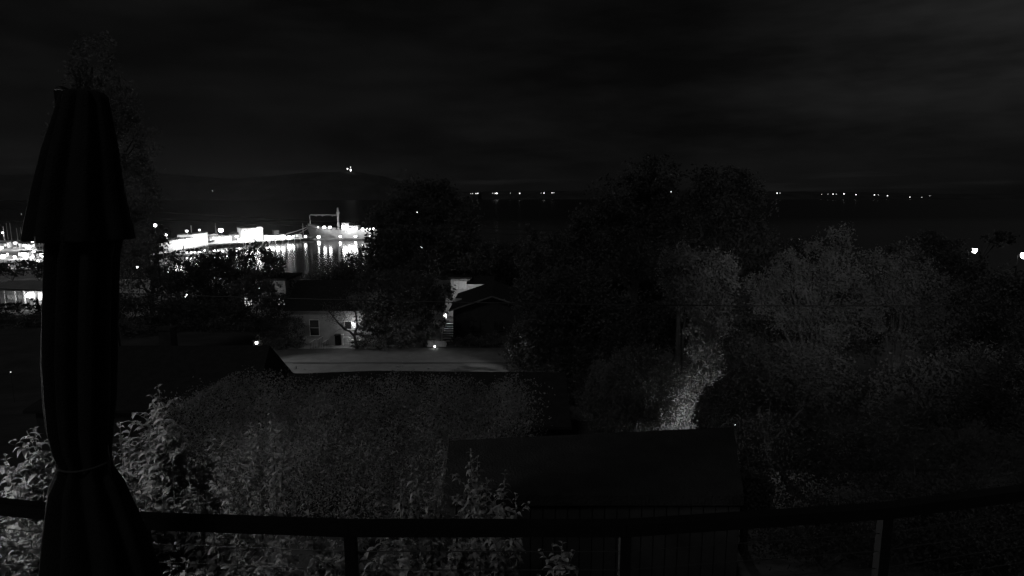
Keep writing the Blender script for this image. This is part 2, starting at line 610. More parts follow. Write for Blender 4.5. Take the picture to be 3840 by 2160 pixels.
def facade_building(name, label, cat, a, b, depth, h, z0, wall, roof='flat', nwin=5, lit=0, wh=1.3, ww=1.1, rows=1, roofm=None, door=True, group=None):
    """a,b: front corners (x,y) seen left and right; depth goes away from the viewer"""
    A, B = Vector((a[0], a[1], z0)), Vector((b[0], b[1], z0))
    u = (B - A).normalized(); L = (B - A).length
    nrm = Vector((-u.y, u.x, 0))
    if nrm.y < 0: nrm = -nrm
    root = empty(name, A.lerp(B, .5) + nrm * (depth / 2), label, cat, group)
    w = MB(); w.prism([A, B, B + nrm * depth, A + nrm * depth], (0, 0, h))
    w.build('wall', wall, root)
    r = MB(); ov = .35
    if roof == 'flat':
        P = [A - u * ov - nrm * ov, B + u * ov - nrm * ov, B + u * ov + nrm * (depth + ov), A - u * ov + nrm * (depth + ov)]
        r.prism([p + Vector((0, 0, h + .003)) for p in P], (0, 0, .35))
    elif roof == 'gable':         # gable end faces the viewer
        rh = L * .32; M_ = A.lerp(B, .5) + Vector((0, 0, h + rh))
        a0 = A - u * ov + Vector((0, 0, h + .01)); b0 = B + u * ov + Vector((0, 0, h + .01))
        r.prism([a0 - nrm * ov, b0 - nrm * ov, M_ - nrm * ov], nrm * (depth + 2 * ov))
    else:                          # ridge along the facade
        rh = depth * .28
        a0 = A - nrm * ov + Vector((0, 0, h + .01)) - u * ov; c0 = A + nrm * (depth + ov) + Vector((0, 0, h + .01)) - u * ov
        r.prism([a0, c0, A + nrm * depth * .5 + Vector((0, 0, h + rh)) - u * ov], u * (L + 2 * ov))
    r.build('roof', roofm or M_SHINGLE, root)
    k = 0
    for rw in range(rows):
        zc = h * (rw + .58) / rows
        for i in range(nwin):
            t = (i + .5) / nwin
            if door and rw == 0 and i == nwin // 2 and nwin > 2:
                d = MB(); c = A + u * (L * t) - nrm * .04 + Vector((0, 0, 1.08)); d.beam(c - u * .5, c + u * .5, .08, 2.1)
                d.build('door', M_DARKWALL, root); continue
            c = A + u * (L * t) - nrm * .03 + Vector((0, 0, zc))
            f = MB(); f.beam(c - u * ww * .6, c + u * ww * .6, .10, wh * 1.18); fo = f.build('window', M_TRIM, root)
            g = MB(); c2 = c - nrm * .05; g.beam(c2 - u * ww * .5, c2 + u * ww * .5, .04, wh)
            g.build('pane', (M_WINLIT if k % 3 != 1 else M_WINDIM) if lit else M_GLASS, fo); k += 1
    return root, A, B, u, nrm
def fb_px(name, label, cat, px0, Y0, px1, Y1, ytop, depth, z0, wall, **kw):
    a = at(px0, 900, Y0); b = at(px1, 900, Y1)
    ym = (Y0 + Y1) / 2
    zt = EYE + (at(0, ytop, ym).z - EYE)
    return facade_building(name, label, cat, (a.x, a.y), (b.x, b.y), depth, zt - z0, z0, wall, **kw)
ZD = 2.2
fb_px('terminal_shed', 'long low white terminal shed at the left end of the wharf', 'shed', 648, 359, 722, 381, 897, 9, ZD, M_SHED, nwin=9, lit=1)
fb_px('ticket_hall', 'white two-storey ticket hall with a tall mast beside it', 'building', 724, 384, 780, 402, 876, 10, ZD, M_SHED, nwin=6, rows=2, lit=1, door=False)
fb_px('net_shed', 'pale boxy shed between the ticket hall and the gabled store', 'shed', 836, 423, 868, 429, 886, 9, ZD, M_SHED, nwin=3, lit=1)
fb_px('gabled_store', 'grey gabled store just left of the big floodlit warehouse', 'building', 884, 440, 914, 444, 880, 12, ZD, M_GREYB, roof='gable', nwin=3, rows=1)
fb_px('warehouse', 'tall floodlit white warehouse, the brightest block on the wharf', 'warehouse', 908, 432, 988, 440, 856, 16, ZD, M_SHED, nwin=10, rows=2, lit=1)
fb_px('market_hall', 'long single-storey market hall right of the bright warehouse', 'building', 991, 441, 1072, 450, 882, 10, ZD, M_SHED, nwin=10, lit=1)
fb_px('stair_tower', 'small grey box tower rising behind the market hall', 'tower', 1029, 462, 1048, 464, 864, 5, ZD, M_GREYB, nwin=0)
fb_px('pier_hut', 'small white hut at the end of the wharf near the ship bow', 'hut', 1108, 462, 1132, 464, 878, 5, ZD, M_SHED, nwin=2, roof='flat', lit=1)
fb_px('net_loft', 'low dark-roofed loft between ticket hall and net shed', 'building', 786, 428, 830, 436, 892, 9, ZD, M_GREYB, nwin=5, roof='ridge', lit=1)
fb_px('boathouse', 'white waterfront boathouse at the far left marina', 'boathouse', 88, 372, 127, 376, 915, 12, 2.0, M_SHED, nwin=4, lit=1)
fb_px('office_block', 'grey two-storey office by the marina with dim windows', 'building', 134, 366, 178, 369, 908, 12, 2.0, M_GREYB, nwin=4, rows=2, lit=0)
fb_px('cannery', 'flat-roofed grey cannery at the left edge of the marina', 'building', -60, 372, 24, 376, 912, 14, 2.0, M_GREYB, nwin=7, lit=1)
fb_px('quay_cafe', 'low white cafe among the brightest marina lamps', 'cafe', 62, 322, 104, 324, 945, 8, 2.0, M_SHED, nwin=4, lit=1)
fb_px('chandlery', 'small white chandlery right of the quay cafe', 'shop', 112, 318, 138, 319, 952, 7, 2.0, M_SHED, nwin=3, lit=1, roof='gable')
fb_px('ice_house', 'pale shed at the right end of the marina quay', 'shed', 146, 312, 176, 313, 955, 7, 2.0, M_SHED, nwin=3, lit=1)

# lamps ------------------------------------------------------------
def lamp_post(label, px, py, Y, zbase, power=2500, rad=.6, m=None, group=None, name='dock_lamp', cat='lamp', light=True):
    h = at(px, py, Y)
    if h.z < zbase + 1.2: h.z = zbase + 1.2
    root = empty(name, (h.x, Y, zbase), label, cat, group)
    p = MB(); p.tube([(h.x, Y + rad * .6 + .15, zbase), (h.x, Y + rad * .6 + .12, h.z + rad * .8)], [.14, .09], 6); p.build('pole', M_GREYB, root)
    hd = MB(); hd.lathe((h.x, Y, h.z), [(rad * .55, -rad * .75), (rad * .95, -rad * .3), (rad, rad * .2), (rad * .6, rad * .62)], 10)
    hd.build('lamp_head', m or M_LAMP, root)
    c = MB(); c.lathe((h.x, Y, h.z), [(rad * 1.05, rad * .64), (rad * .9, rad * .8), (rad * .1, rad * .95)], 10); c.build('lamp_cap', M_GREYB, root)
    if light:
        point_light(root, (h.x, Y - rad * 1.25, h.z - rad * .4), power, .5)
    return root
G1 = 'floodlights along the wharf'
WL = [(622, 880, 376, .9, 'dock lamp at the far left end of the wharf'),
      (658, 917, 368, 1.0, 'low lamp at the left front corner of the terminal shed'),
      (676, 903, 376, 1.0, 'lamp above the left half of the terminal shed'),
      (700, 866, 399, .8, 'tall lamp rising over the terminal shed roof'),
      (706, 899, 386, 1.1, 'lamp in front of the terminal shed right half'),
      (734, 893, 396, 1.2, 'lamp at the left corner of the ticket hall'),
      (748, 862, 420, .7, 'thin tall lamp right of the wharf mast'),
      (757, 888, 405, 1.2, 'lamp at the right front of the ticket hall'),
      (771, 905, 402, .9, 'low lamp beside the ticket hall steps'),
      (802, 893, 424, 1.0, 'lamp in front of the net loft'),
      (815, 900, 418, .8, 'short lamp right of the net loft door'),
      (828, 863, 436, 1.7, 'large high lamp between net loft and net shed'),
      (851, 893, 420, 1.6, 'lamp flooding the pale net shed front'),
      (888, 886, 432, 1.1, 'lamp on the left side of the gabled store'),
      (900, 899, 424, 1.6, 'low wide lamp in front of the gabled store'),
      (921, 874, 428, 1.7, 'leftmost floodlight on the warehouse front'),
      (938, 868, 428, 1.8, 'second floodlight from the left on the warehouse'),
      (955, 863, 428, 1.9, 'third floodlight from the left on the warehouse'),
      (973, 859, 429, 2.0, 'highest floodlight at the right of the warehouse'),
      (940, 893, 426, 1.4, 'low lamp at the warehouse loading door'),
      (968, 892, 427, 1.5, 'low lamp at the right of the warehouse door'),
      (1000, 888, 438, 1.5, 'leftmost lamp of the market hall row'),
      (1020, 889, 439, 1.5, 'second lamp of the market hall row'),
      (1040, 890, 440, 1.5, 'third lamp of the market hall row'),
      (1060, 886, 442, 1.3, 'rightmost lamp of the market hall row'),
      (1010, 902, 436, 1.2, 'low lamp at the water edge below the market hall'),
      (1084, 893, 448, 1.8, 'bright lamp on the wharf corner past the market hall'),
      (1100, 886, 453, .9, 'lamp left of the small pier hut'),
      (1146, 893, 458, 1.0, 'lamp at the wharf end under the ship bow')]
for i, (px, py, Y, r, lab) in enumerate(WL):
    lamp_post(lab, px, py, Y - (17 if px < 790 and Y < 419 else 0), ZD, power=6000 * r * (2.4 if r >= 1.7 else 1), rad=r, m=M_LAMPF if r > 1.2 else M_LAMP, group=G1)
G2 = 'marina lamps on the town quay'
ML = [(10, 872, 392, .7, 'tall thin marina lamp near the left picture edge'), (57, 911, 380, 1.1, 'lamp on the cannery wharf edge'),
      (75, 914, 380, .5, 'small lamp right of the cannery wharf lamp'), (124, 903, 370, 1.5, 'high bright lamp over the boathouse gable'),
      (108, 925, 367, 1.4, 'lamp flooding the boathouse front'), (92, 920, 368, 1.0, 'lamp on the left side of the boathouse'),
      (6, 928, 366, 1.0, 'lamp on the cannery front'), (12, 962, 318, 1.3, 'large lamp low at the left marina edge'),
      (28, 951, 330, .4, 'tiny lamp above the left marina walkway'), (55, 962, 315, .8, 'lamp left of the quay cafe'),
      (88, 952, 318, 1.3, 'lamp over the quay cafe door'), (96, 963, 314, 1.2, 'low lamp at the quay cafe terrace'),
      (125, 945, 330, 1.2, 'lamp above the chandlery roof'), (120, 966, 312, 1.0, 'lamp in front of the chandlery'),
      (157, 955, 314, 1.2, 'lamp on the left of the pale marina shed'), (168, 962, 309, 1.1, 'lamp on the right of the pale marina shed'),
      (181, 961, 309, .8, 'last lamp of the marina next to the umbrella'), (143, 978, 292, .7, 'low lamp below the pale marina shed'),
      (122, 980, 290, .6, 'low lamp below the chandlery'), (32, 992, 276, .35, 'small shore lamp under the marina')]
for i, (px, py, Y, r, lab) in enumerate(ML):
    lamp_post(lab, px, py, Y, 2.0 if Y > 270 else 1.6, power=2300 * r, rad=r * .85, m=M_LAMPF if r > 1.1 else M_LAMP, group=G2)
# mast poles on the wharf
def pole_thing(name, label, cat, px, ytop, Y, z0, r=.12, m=None, group=None):
    t = at(px, ytop, Y)
    root = empty(name, (t.x, Y, z0), label, cat, group)
    b = MB(); b.tube([(t.x, Y, z0), (t.x, Y, t.z)], [r * 1.3, r * .7], 6); b.build('mast', m or M_WHITE, root)
    c = MB(); c.beam((t.x - .8, Y, t.z - 2.4), (t.x + .8, Y, t.z - 2.4), .08, .08); c.build('yard', m or M_WHITE, root)
    return root
pole_thing('flag_pole', 'bright thin flagpole above the ticket hall', 'pole', 716, 845, 397, ZD, .3)
pole_thing('radio_mast', 'thin dim mast left of the large high lamp', 'pole', 807, 836, 440, ZD, .16, M_GREYB)
pole_thing('signal_mast', 'thin mast at the wharf end left of the ship bow', 'pole', 1135, 837, 466, ZD, .16, M_WHITE)
pole_thing('light_mast', 'tall thin mast at the left edge of the marina', 'pole', 11, 848, 396, 2.0, .16, M_GREYB)

# small craft ------------------------------------------------------
def boat(label, px, Y, L, heading, mast=0, name=None, group=None, lit=False):
    c = at(px, 950, Y)
    nm = name or ('sailing_boat' if mast else 'motor_boat')
    root = empty(nm, (c.x, Y, 0), label, 'sailboat' if mast else 'motorboat', group)
    Wd = L * .16
    m = Matrix.Rotation(heading, 3, 'Z')
    def T(x, y, z): return m @ Vector((x, y, z)) + Vector((c.x, Y, 0))
    st = [(-.5, .55, .75), (-.25, .95, .72), (.05, 1, .75), (.3, .75, .85), (.45, .3, .98), (.5, .03, 1.05)]
    V = []; Fc = []
    for (t, w, s) in st:
        zt = L * .13 * s
        V += [T(t * L, -w * Wd, zt), T(t * L * .96, -w * Wd * .6, -.15), T(t * L * .96, w * Wd * .6, -.15), T(t * L, w * Wd, zt)]
    for i in range(len(st) - 1):
        a = i * 4
        for k in range(3): Fc.append((a + k, a + k + 1, a + 4 + k + 1, a + 4 + k))
        Fc.append((a + 3, a, a + 4, a + 7))
    Fc += [(0, 1, 2, 3), tuple(len(V) - 4 + q for q in (3, 2, 1, 0))]
    b = MB(); b.add(V, Fc); b.build('hull', M_HULLW, root)
    zt = L * .1
    b = MB(); b.prism([T(-.22 * L, -Wd * .55, zt * .95), T(.18 * L, -Wd * .5, zt * .95), T(.18 * L, Wd * .5, zt * .95), T(-.22 * L, Wd * .55, zt * .95)], (0, 0, L * (.07 if mast else .16)))
    b.build('cabin', M_WHITE, root)
    b = MB(); b.prism([T(-.15 * L, -Wd * .57, zt * 1.35), T(.12 * L, -Wd * .53, zt * 1.35), T(.12 * L, Wd * .53, zt * 1.35), T(-.15 * L, Wd * .57, zt * 1.35)], (0, 0, L * .03))
    b.build('window', M_WINLIT if lit else M_GLASS, root)
    if mast:
        p = T(.08 * L, 0, 0)
        b = MB(); b.tube([(p.x, p.y, zt), (p.x, p.y, mast)], [.10, .06], 6); b.build('mast', M_WHITE, root)
        q = T(-.32 * L, 0, zt + 1.4)
        b = MB(); b.tube([(p.x, p.y, zt + 1.4), q], [.10, .14], 6); b.build('boom', M_WHITE, root)
    return root
boat('white sailboat moored at the float, leftmost of its row', 690, 352, 9, .2, 11)
boat('small white motorboat at the float beside the leftmost sailboat', 724, 355, 8, 2.9, 0, lit=True)
boat('sailboat moored in the middle of the float', 776, 362, 10, .3, 12)
boat('lit cabin motorboat moored below the net shed', 834, 366, 10, 3.0, 0, lit=True)
boat('white motorboat moored below the gabled store', 878, 378, 8, .1, 0)
boat('sailboat moored below the warehouse', 926, 388, 9, 2.8, 11)
for i, (px, Y, mh, w) in enumerate([(-8, 425, 13, 'leftmost'), (33, 428, 15, 'second from the left'), (47, 430, 15, 'third from the left'), (70, 432, 11, 'in the middle'), (86, 434, 11.5, 'right of the middle'), (98, 433, 11, 'third from the right'), (138, 430, 14, 'second from the right'), (146, 428, 13, 'rightmost')]):
    boat(f'sailboat berthed behind the marina buildings, {w} of the row', px, Y, 10, 1.3 + .1 * i, mh, group='sailboats berthed behind the marina buildings')
fl = [(690, 947), (760, 946), (850, 940), (935, 932)]
flp = [atz(px, py + 4, 0) for px, py in fl]
float_ = empty('floating_pier', (flp[1].x, flp[1].y, 0), 'low floating pier in front of the wharf with small lamps', 'pier')
for a, b in zip(flp, flp[1:]):
    q = MB(); q.beam((a.x, a.y, .35), (b.x, b.y, .35), 2.2, .5); q.build('float_section', M_TIMBER, float_)
for i, (px, py, s, w) in enumerate([(702, 948, .5, 'leftmost'), (717, 949, .65, 'second'), (731, 948, .5, 'third'), (748, 947, .8, 'fourth'), (768, 940, .6, 'fifth'), (806, 939, .35, 'sixth'), (834, 943, 1.1, 'seventh and brightest'), (852, 941, .6, 'eighth'), (887, 942, .45, 'ninth'), (930, 941, .45, 'rightmost')]):
    lamp_post(f'small lamp on the floating pier, {w} from the left' if w not in ('leftmost', 'rightmost') else f'{w} small lamp on the floating pier', px, py, atz(px, py + 6, 0.6).y, .6, power=260 * s, rad=s * .8, m=M_LAMPS, group='small lamps on the floating pier', name='pier_lamp')

# the ship ---------------------------------------------------------
YS = 486.0
def sx_(px): return at(px, 880, YS).x
def sz_(py): return at(1200, py, YS).z
bowx, sternx = sx_(1149), sx_(1420)
LS = sternx - bowx
ship = empty('moored_ship', (bowx + LS / 2, YS, 0), 'grey ship with raised bow, boom and stout mast moored past the wharf', 'ship')
st = []
for i in range(19):
    t = i / 18
    hb = 5.6 * min(1, (t / .33) ** .62) * (1 - .25 * max(0, (t - .8) / .2) ** 2)
    hw = 5.2 * min(1, max(0, (t - .055) / .36) ** .8) * (1 - .35 * max(0, (t - .8) / .2) ** 2)
    zd = 7.0 + 3.3 * max(0, 1 - t / .30) ** 1.3 + .4 * max(0, (t - .8) / .2)
    rake = 3.6 * max(0, 1 - t / .3)
    x = bowx + LS * t
    st.append([(x, -hb, zd), (x + rake * .55, -(hb * .6 + hw * .4), zd * .5), (x + rake, -hw, .2), (x + rake * 1.1, -hw * .8, -1), (x + rake * 1.1, hw * .8, -1), (x + rake, hw, .2), (x + rake * .55, (hb * .6 + hw * .4), zd * .5), (x, hb, zd)])
V = [(p[0], YS + p[1], p[2]) for s in st for p in s]; Fc = []
for i in range(18):
    for k in range(7): Fc.append((i * 8 + k, i * 8 + k + 1, i * 8 + 9 + k, i * 8 + 8 + k))
    Fc.append((i * 8 + 7, i * 8, i * 8 + 8, i * 8 + 15))
Fc += [tuple(range(8)), tuple(reversed(range(18 * 8, 19 * 8)))]
b = MB(); b.add(V, Fc); b.build('hull', M_HULL, ship)
b = MB()
b.prism([(bowx + 2.0, YS - 1.2, 10), (bowx + 10.5, YS - 4.6, 8.0), (bowx + 10.5, YS + 4.6, 8.0), (bowx + 2.0, YS + 1.2, 10)], (0, 0, 1.6)); b.build('forecastle', M_HULLW, ship)
x0, x1 = sx_(1286), sx_(1348)
b = MB(); b.box(((x0 + x1) / 2, YS, 8.6), (x1 - x0, 8.5, 3.0)); b.build('deckhouse', M_HULLW, ship)
b = MB(); b.box(((x0 + x1) / 2 - 3.4, YS, 11.2), (5.5, 7, 2.2)); b.build('wheelhouse', M_HULLW, ship)
for i in range(7):
    xx = x0 + 1 + i * (x1 - x0 - 2) / 6
    b = MB(); b.box((xx, YS - 4.28, 8.9), (1.0, .08, 1.0)); b.build('window', M_WINLIT, ship)
mx = sx_(1272)
b = MB(); b.tube([(mx, YS - 1, 7), (mx, YS - 1, sz_(800)), (mx, YS - 1, sz_(778))], [.95, .9, .75], 8); b.build('mast', M_HULLW, ship)
b = MB(); b.box((mx + .1, YS - 1, sz_(798)), (2.4, 1.8, 1.2)); b.box((mx, YS - 1, sz_(818)), (2.4, 1.6, .5)); b.build('mast_platform', M_HULLW, ship)
fx = sx_(1167)
b = MB(); b.tube([(fx, YS - 1, 9), (fx, YS - 1, sz_(808)), (fx + .8, YS - 1, sz_(805.5)), (mx, YS - 1, sz_(806))], [.5, .42, .42, .36], 6); b.build('boom', M_HULLW, ship)
for k, xx in enumerate((1190, 1213, 1250)):
    b = MB(); b.tube([(sx_(xx), YS - 1, sz_(806)), (sx_(xx) + .2, YS - 1, sz_(812))], .35, 6); b.build('block', M_HULLW, ship)
for xx in (1210, 1232, 1256):
    b = MB(); b.box((sx_(xx), YS, 7.9), (3.2, 5, 1.8)); b.build('hatch', M_GREYB, ship)
def wire2(name, label, cat, a, b, sag, r, m=M_BLACK, group=None):
    a, b = Vector(a), Vector(b); n = 24; pts = []
    for i in range(n + 1):
        t = i / n; p = a.lerp(b, t); p.z -= sag * 4 * t * (1 - t); pts.append(p)
    q = MB(); q.tube(pts, r, 5)
    o = q.build(name, m)
    return tag(o, label, cat, group)
wire2('mooring_line', 'upper mooring line from ship bow to the wharf', 'rope', (bowx + .5, YS, 8.8), at(1073, 877, 452), .4, .16, M_WHITE)
wire2('mooring_line', 'lower mooring line from ship bow to the wharf', 'rope', (bowx + 1.2, YS, 8.0), at(1122, 875, 462), .3, .12, M_WHITE)
G3 = 'deck floodlights on the moored ship'
SL = [(1193, 852, .5, 'small lamp at the back of the ship forecastle'), (1216, 852, 1.35, 'left of the two midship lamps on the ship'),
      (1237, 852, 1.25, 'right of the two midship lamps on the ship'), (1289, 850, 1.7, 'left of the pair of large lamps aft of the ship mast'), (1297, 848, 1.6, 'right of the pair of large lamps aft of the ship mast'),
      (1309, 862, 1.7, 'lamp at the left of the ship deckhouse'), (1317, 862, 1.5, 'lamp in the middle of the ship deckhouse'), (1330, 862, 1.3, 'lamp at the right of the ship deckhouse'), (1338, 862, .6, 'small lamp behind the ship deckhouse'),
      (1360, 862, 1.25, 'first of the four stern lamps on the ship'), (1374, 862, 1.2, 'second of the four stern lamps on the ship'),
      (1388, 862, 1.2, 'third of the four stern lamps on the ship'), (1401, 862, 1.2, 'last of the four stern lamps on the ship')]
for px, py, r, lab in SL:
    lamp_post(lab, px, py, YS - 6.6, 6.6, power=330 * r, rad=r, m=M_LAMPF, group=G3, name='deck_lamp')
pr = empty('camel_float', (sx_(1280), 470, 0), 'long low float between the ship and the camera', 'pier')
q = MB(); q.box((sx_(1285), 471, .5), (sx_(1425) - sx_(1160), 2.4, 1.0)); q.build('float_section', M_TIMBER, pr)
for px, py, r, lab in [(1195, 888, 1.3, 'leftmost lamp on the float by the ship'), (1276, 886, 1.0, 'second lamp on the float by the ship'), (1333, 886, 1.1, 'third lamp on the float by the ship'), (1388, 884, 1.0, 'rightmost lamp on the float by the ship')]:
    lamp_post(lab, px, py, 470.5, 1.0, power=200, rad=r, m=M_LAMPF, group='lamps on the float by the ship', name='float_lamp')

# far shore and hill lights ---------------------------------------
def far_lamp(label, px, py, Y, r, m=None, group=None, gz=None, name='shore_lamp'):
    h = at(px, py, Y)
    root = empty(name, (h.x, Y, h.z - 7), label, 'lamp', group)
    p = MB(); p.tube([(h.x, Y + r + .3, h.z - 9), (h.x, Y + r + .3, h.z)], .25, 5); p.build('pole', M_GREYB, root)
    q = MB(); q.lathe((h.x, Y, h.z), [(r * .5, -r * .8), (r, -r * .3), (r, r * .3), (r * .5, r * .8)], 8); q.build('lamp_head', m or M_LAMPS, root)
    return root
FAR = [(1749, 726, .8), (1765, 726, 1.3), (1772, 726, 1.5), (1785, 726, 1.6), (1792, 725, 1.8), (1848, 725, 1.5), (1857, 725, 1.7), (1863, 725, 3.0), (1914, 724, 1.1), (1949, 725, 2.1), (2029, 724, 1.0), (2040, 724, 1.9), (2070, 723, 1.6), (2077, 723, 1.5),
       (2517, 719, 2.2), (2538, 720, 1.7), (2914, 724, 2.2), (2925, 724, 1.5), (3081, 729, 1.1), (3105, 728, 1.2), (3124, 728, 1.8), (3136, 728, 1.4), (3165, 727, 2.2), (3210, 730, 1.9), (3279, 731, 1.9), (3294, 731, 1.2), (3328, 734, 1.8), (3412, 739, 1.6), (3457, 740, 1.3), (3487, 734, 1.0)]
ORD = ['first', 'second', 'third', 'fourth', 'fifth', 'sixth', 'seventh', 'eighth', 'ninth', 'tenth', 'eleventh', 'twelfth', 'thirteenth', 'fourteenth']
def far_label(i):
    if i < 14: return f'{ORD[i]} far shore light counting right from beside the tallest dark tree'
    if i < 16: return ('left' if i == 14 else 'right') + ' light of the pair shining between the two tall trees'
    if i < 18: return ('left' if i == 16 else 'right') + ' light of the close pair right of the tall trees'
    return f'{ORD[i-18]} far shore light counting right from the close pair'
for i, (px, py, r) in enumerate(FAR):
    far_lamp(far_label(i), px, py, 3180, r * 1.15, M_LAMPS if r >= 1.6 else M_LAMPD, 'lights along the far shore')
far_lamp('small light low on the hill just right of the umbrella top', 568, 719, 3000, 1.7, M_LAMPS, 'house lights on the dark hill')
far_lamp('small light on the hill slope above the wharf mast', 797, 716, 3000, 1.4, M_LAMPS, 'house lights on the dark hill')
far_lamp('brighter of two faint lights low on the hill slope', 655, 767, 2400, 1.2, M_LAMPD, 'house lights on the dark hill', )
far_lamp('fainter of two faint lights low on the hill slope', 645, 765, 2400, .9, M_LAMPD, 'house lights on the dark hill')
far_lamp('lone faint light across the bay at the far left', 80, 802, 1000, .4, M_LAMPD, 'house lights on the dark hill')
HY = 3300
tp = at(1316, 648, HY)
tw = empty('radio_tower', (tp.x, HY, tp.z - 12), 'lit radio tower on the hilltop', 'tower')
b = MB(); t1 = at(1316, 624, HY).z
for sxx, syy in ((-1, -1), (1, -1), (1, 1), (-1, 1)): b.beam((tp.x + sxx * 2.5, HY + syy * 2.5, tp.z - 14), (tp.x + sxx * .6, HY + syy * .6, t1), .7, .7)
for k in range(7):
    zz = tp.z + (t1 - tp.z) * k / 7; b.box((tp.x, HY, zz), (4.4 - k * .4, 4.4 - k * .4, .5))
b.build('lattice', M_WHITE, tw)
b = MB(); b.lathe((tp.x, HY - 4, at(1316, 638, HY).z), [(1.5, -5.5), (3.6, -2), (3.6, 2), (1.5, 5)], 8); b.build('lamp_head', M_LAMPS, tw)
b = MB(); b.lathe((tp.x, HY - 3, at(1316, 627, HY).z), [(1.2, -3), (2.0, 0), (1.2, 3)], 8); b.build('beacon', M_LAMPD, tw)
far_lamp('bright light beside the hilltop radio tower', 1303, 633, HY, 3.4, M_LAMPS)

# ================================================================== HOUSES OF THE SLOPE
# pale cottage behind the lawn
YA = 58.0
ha, A, B, u, nrm = fb_px('garden_house', 'pale single-storey house behind the lawn, dimly lit by its porch', 'house', 1062, YA, 1420, YA, 1164, 8.5, 21.2, M_PLASTER, roof='ridge', nwin=0)
def win(parent, px0, px1, py0, py1, Y, panes=(1, 2), fw=.07, litm=None, frame=M_TRIM, name='window'):
    a = at(px0, py1, Y); b = at(px1, py0, Y)
    f = MB(); y = Y - .06
    f.box(((a.x + b.x) / 2, y, b.z - fw / 2), (b.x - a.x, .1, fw)); f.box(((a.x + b.x) / 2, y, a.z + fw / 2), (b.x - a.x, .14, fw))
    f.box((a.x + fw / 2, y, (a.z + b.z) / 2), (fw, .1, b.z - a.z - 2 * fw)); f.box((b.x - fw / 2, y, (a.z + b.z) / 2), (fw, .1, b.z - a.z - 2 * fw))
    for i in range(1, panes[0]): f.box((a.x + (b.x - a.x) * i / panes[0], y, (a.z + b.z) / 2), (fw * .7, .08, b.z - a.z - 2 * fw))
    for i in range(1, panes[1]): f.box(((a.x + b.x) / 2, y, a.z + (b.z - a.z) * i / panes[1]), (b.x - a.x - 2 * fw, .08, fw * .7))
    fo = f.build(name, frame, parent)
    g = MB(); g.box(((a.x + b.x) / 2, Y - .025, (a.z + b.z) / 2), (b.x - a.x - fw, .02, b.z - a.z - fw)); g.build('pane', litm or M_GLASS, fo)
    return fo
win(ha, 1163, 1197, 1198, 1259, YA, (1, 2), fw=.045)
win(ha, 1292, 1320, 1203, 1236, YA, (1, 1))
win(ha, 1322, 1336, 1209, 1236, YA, (1, 1), litm=M_WINLIT)
b = MB(); c = at(1250, 1290, 56.9); b.box((c.x, 57.2, 21.30), (8.2, 1.7, .2)); b.build('patio_slab', M_CONC, ha)
for k in range(4):
    c = at(1302, 1283 - k * 8, 57.6 + k * .1); b = MB(); b.box((c.x, 57.55 + k * .1, 21.47 + k * .19), (.72, .5, .17)); b.build('step', M_TRIM, ha)
p = at(1283, 1250, 57.3); b = MB(); b.box((p.x, 57.3, 21.9), (.14, .14, 1.15)); b.box((p.x, 57.3, 22.5), (.22, .22, .08)); b.build('porch_post', M_TRIM, ha)
p = at(1318, 1222, 57.4)
b = MB(); b.lathe((p.x, YA - .2, p.z + .15), [(.05, -.16), (.09, -.1), (.1, .08), (.04, .15)], 8); b.build('porch_lamp', M_LAMPD, ha)
point_light(ha, (p.x + .2, YA - .9, p.z + .25), 34, .15)
def bin_(px, py, Y):
    p = at(px, py, Y); r = empty('wheelie_bin', (p.x, Y, 21.4), 'dark bin standing against the pale house wall', 'bin')
    b = MB(); b.prism([(p.x - .26, Y - .28, 21.45), (p.x + .26, Y - .28, 21.45), (p.x + .3, Y + .3, 21.45), (p.x - .3, Y + .3, 21.45)], (0, 0, .92)); b.build('body', M_BLACK, r)
    b = MB(); b.box((p.x, Y, 22.41), (.66, .68, .07)); b.build('lid', M_BLACK, r)
bin_(1269, 1270, 57.6)
def deck_chair(px, py, Y, lab):
    p = at(px, py, Y); z = 21.36
    r = empty('deck_chair', (p.x, Y, z), lab, 'chair', 'pale deck chairs before the house')
    for s in (-1, 1):
        b = MB(); b.beam((p.x - .2, Y + s * .26, p.z - .09), (p.x + .2, Y + s * .26, p.z + .12), .05, .06); b.build('side_rail', M_TRIM, r)
        for q in (-.15, .15):
            b = MB(); b.beam((p.x + q, Y + s * .22, z), (p.x + q, Y + s * .22, p.z + q * .5 - .04), .03, .03); b.build('leg', M_BARK, r)
    b = MB(); b.beam((p.x - .18, Y, p.z - .12), (p.x + .18, Y, p.z + .07), .46, .02); b.build('sling', M_STRAP, r)
deck_chair(1172, 1279, 56.2, 'leftmost pale deck chair in front of the garden house')
deck_chair(1201, 1268, 56.9, 'middle pale deck chair, set back towards the house window')
deck_chair(1221, 1278, 56.2, 'rightmost pale deck chair in front of the garden house')
p = at(1334, 1263, 57); tr_ = empty('garden_table', (p.x, 57, 21.36), 'small white garden table under the branches by the porch', 'table')
b = MB(); b.box((p.x, 57, 22.05), (.75, .6, .05)); b.build('tabletop', M_TRIM, tr_)
for sx0 in (-1, 1):
    for sy0 in (-1, 1):
        b = MB(); b.box((p.x + sx0 * .32, 57 + sy0 * .25, 21.69), (.05, .05, .66)); b.build('leg', M_TRIM, tr_)

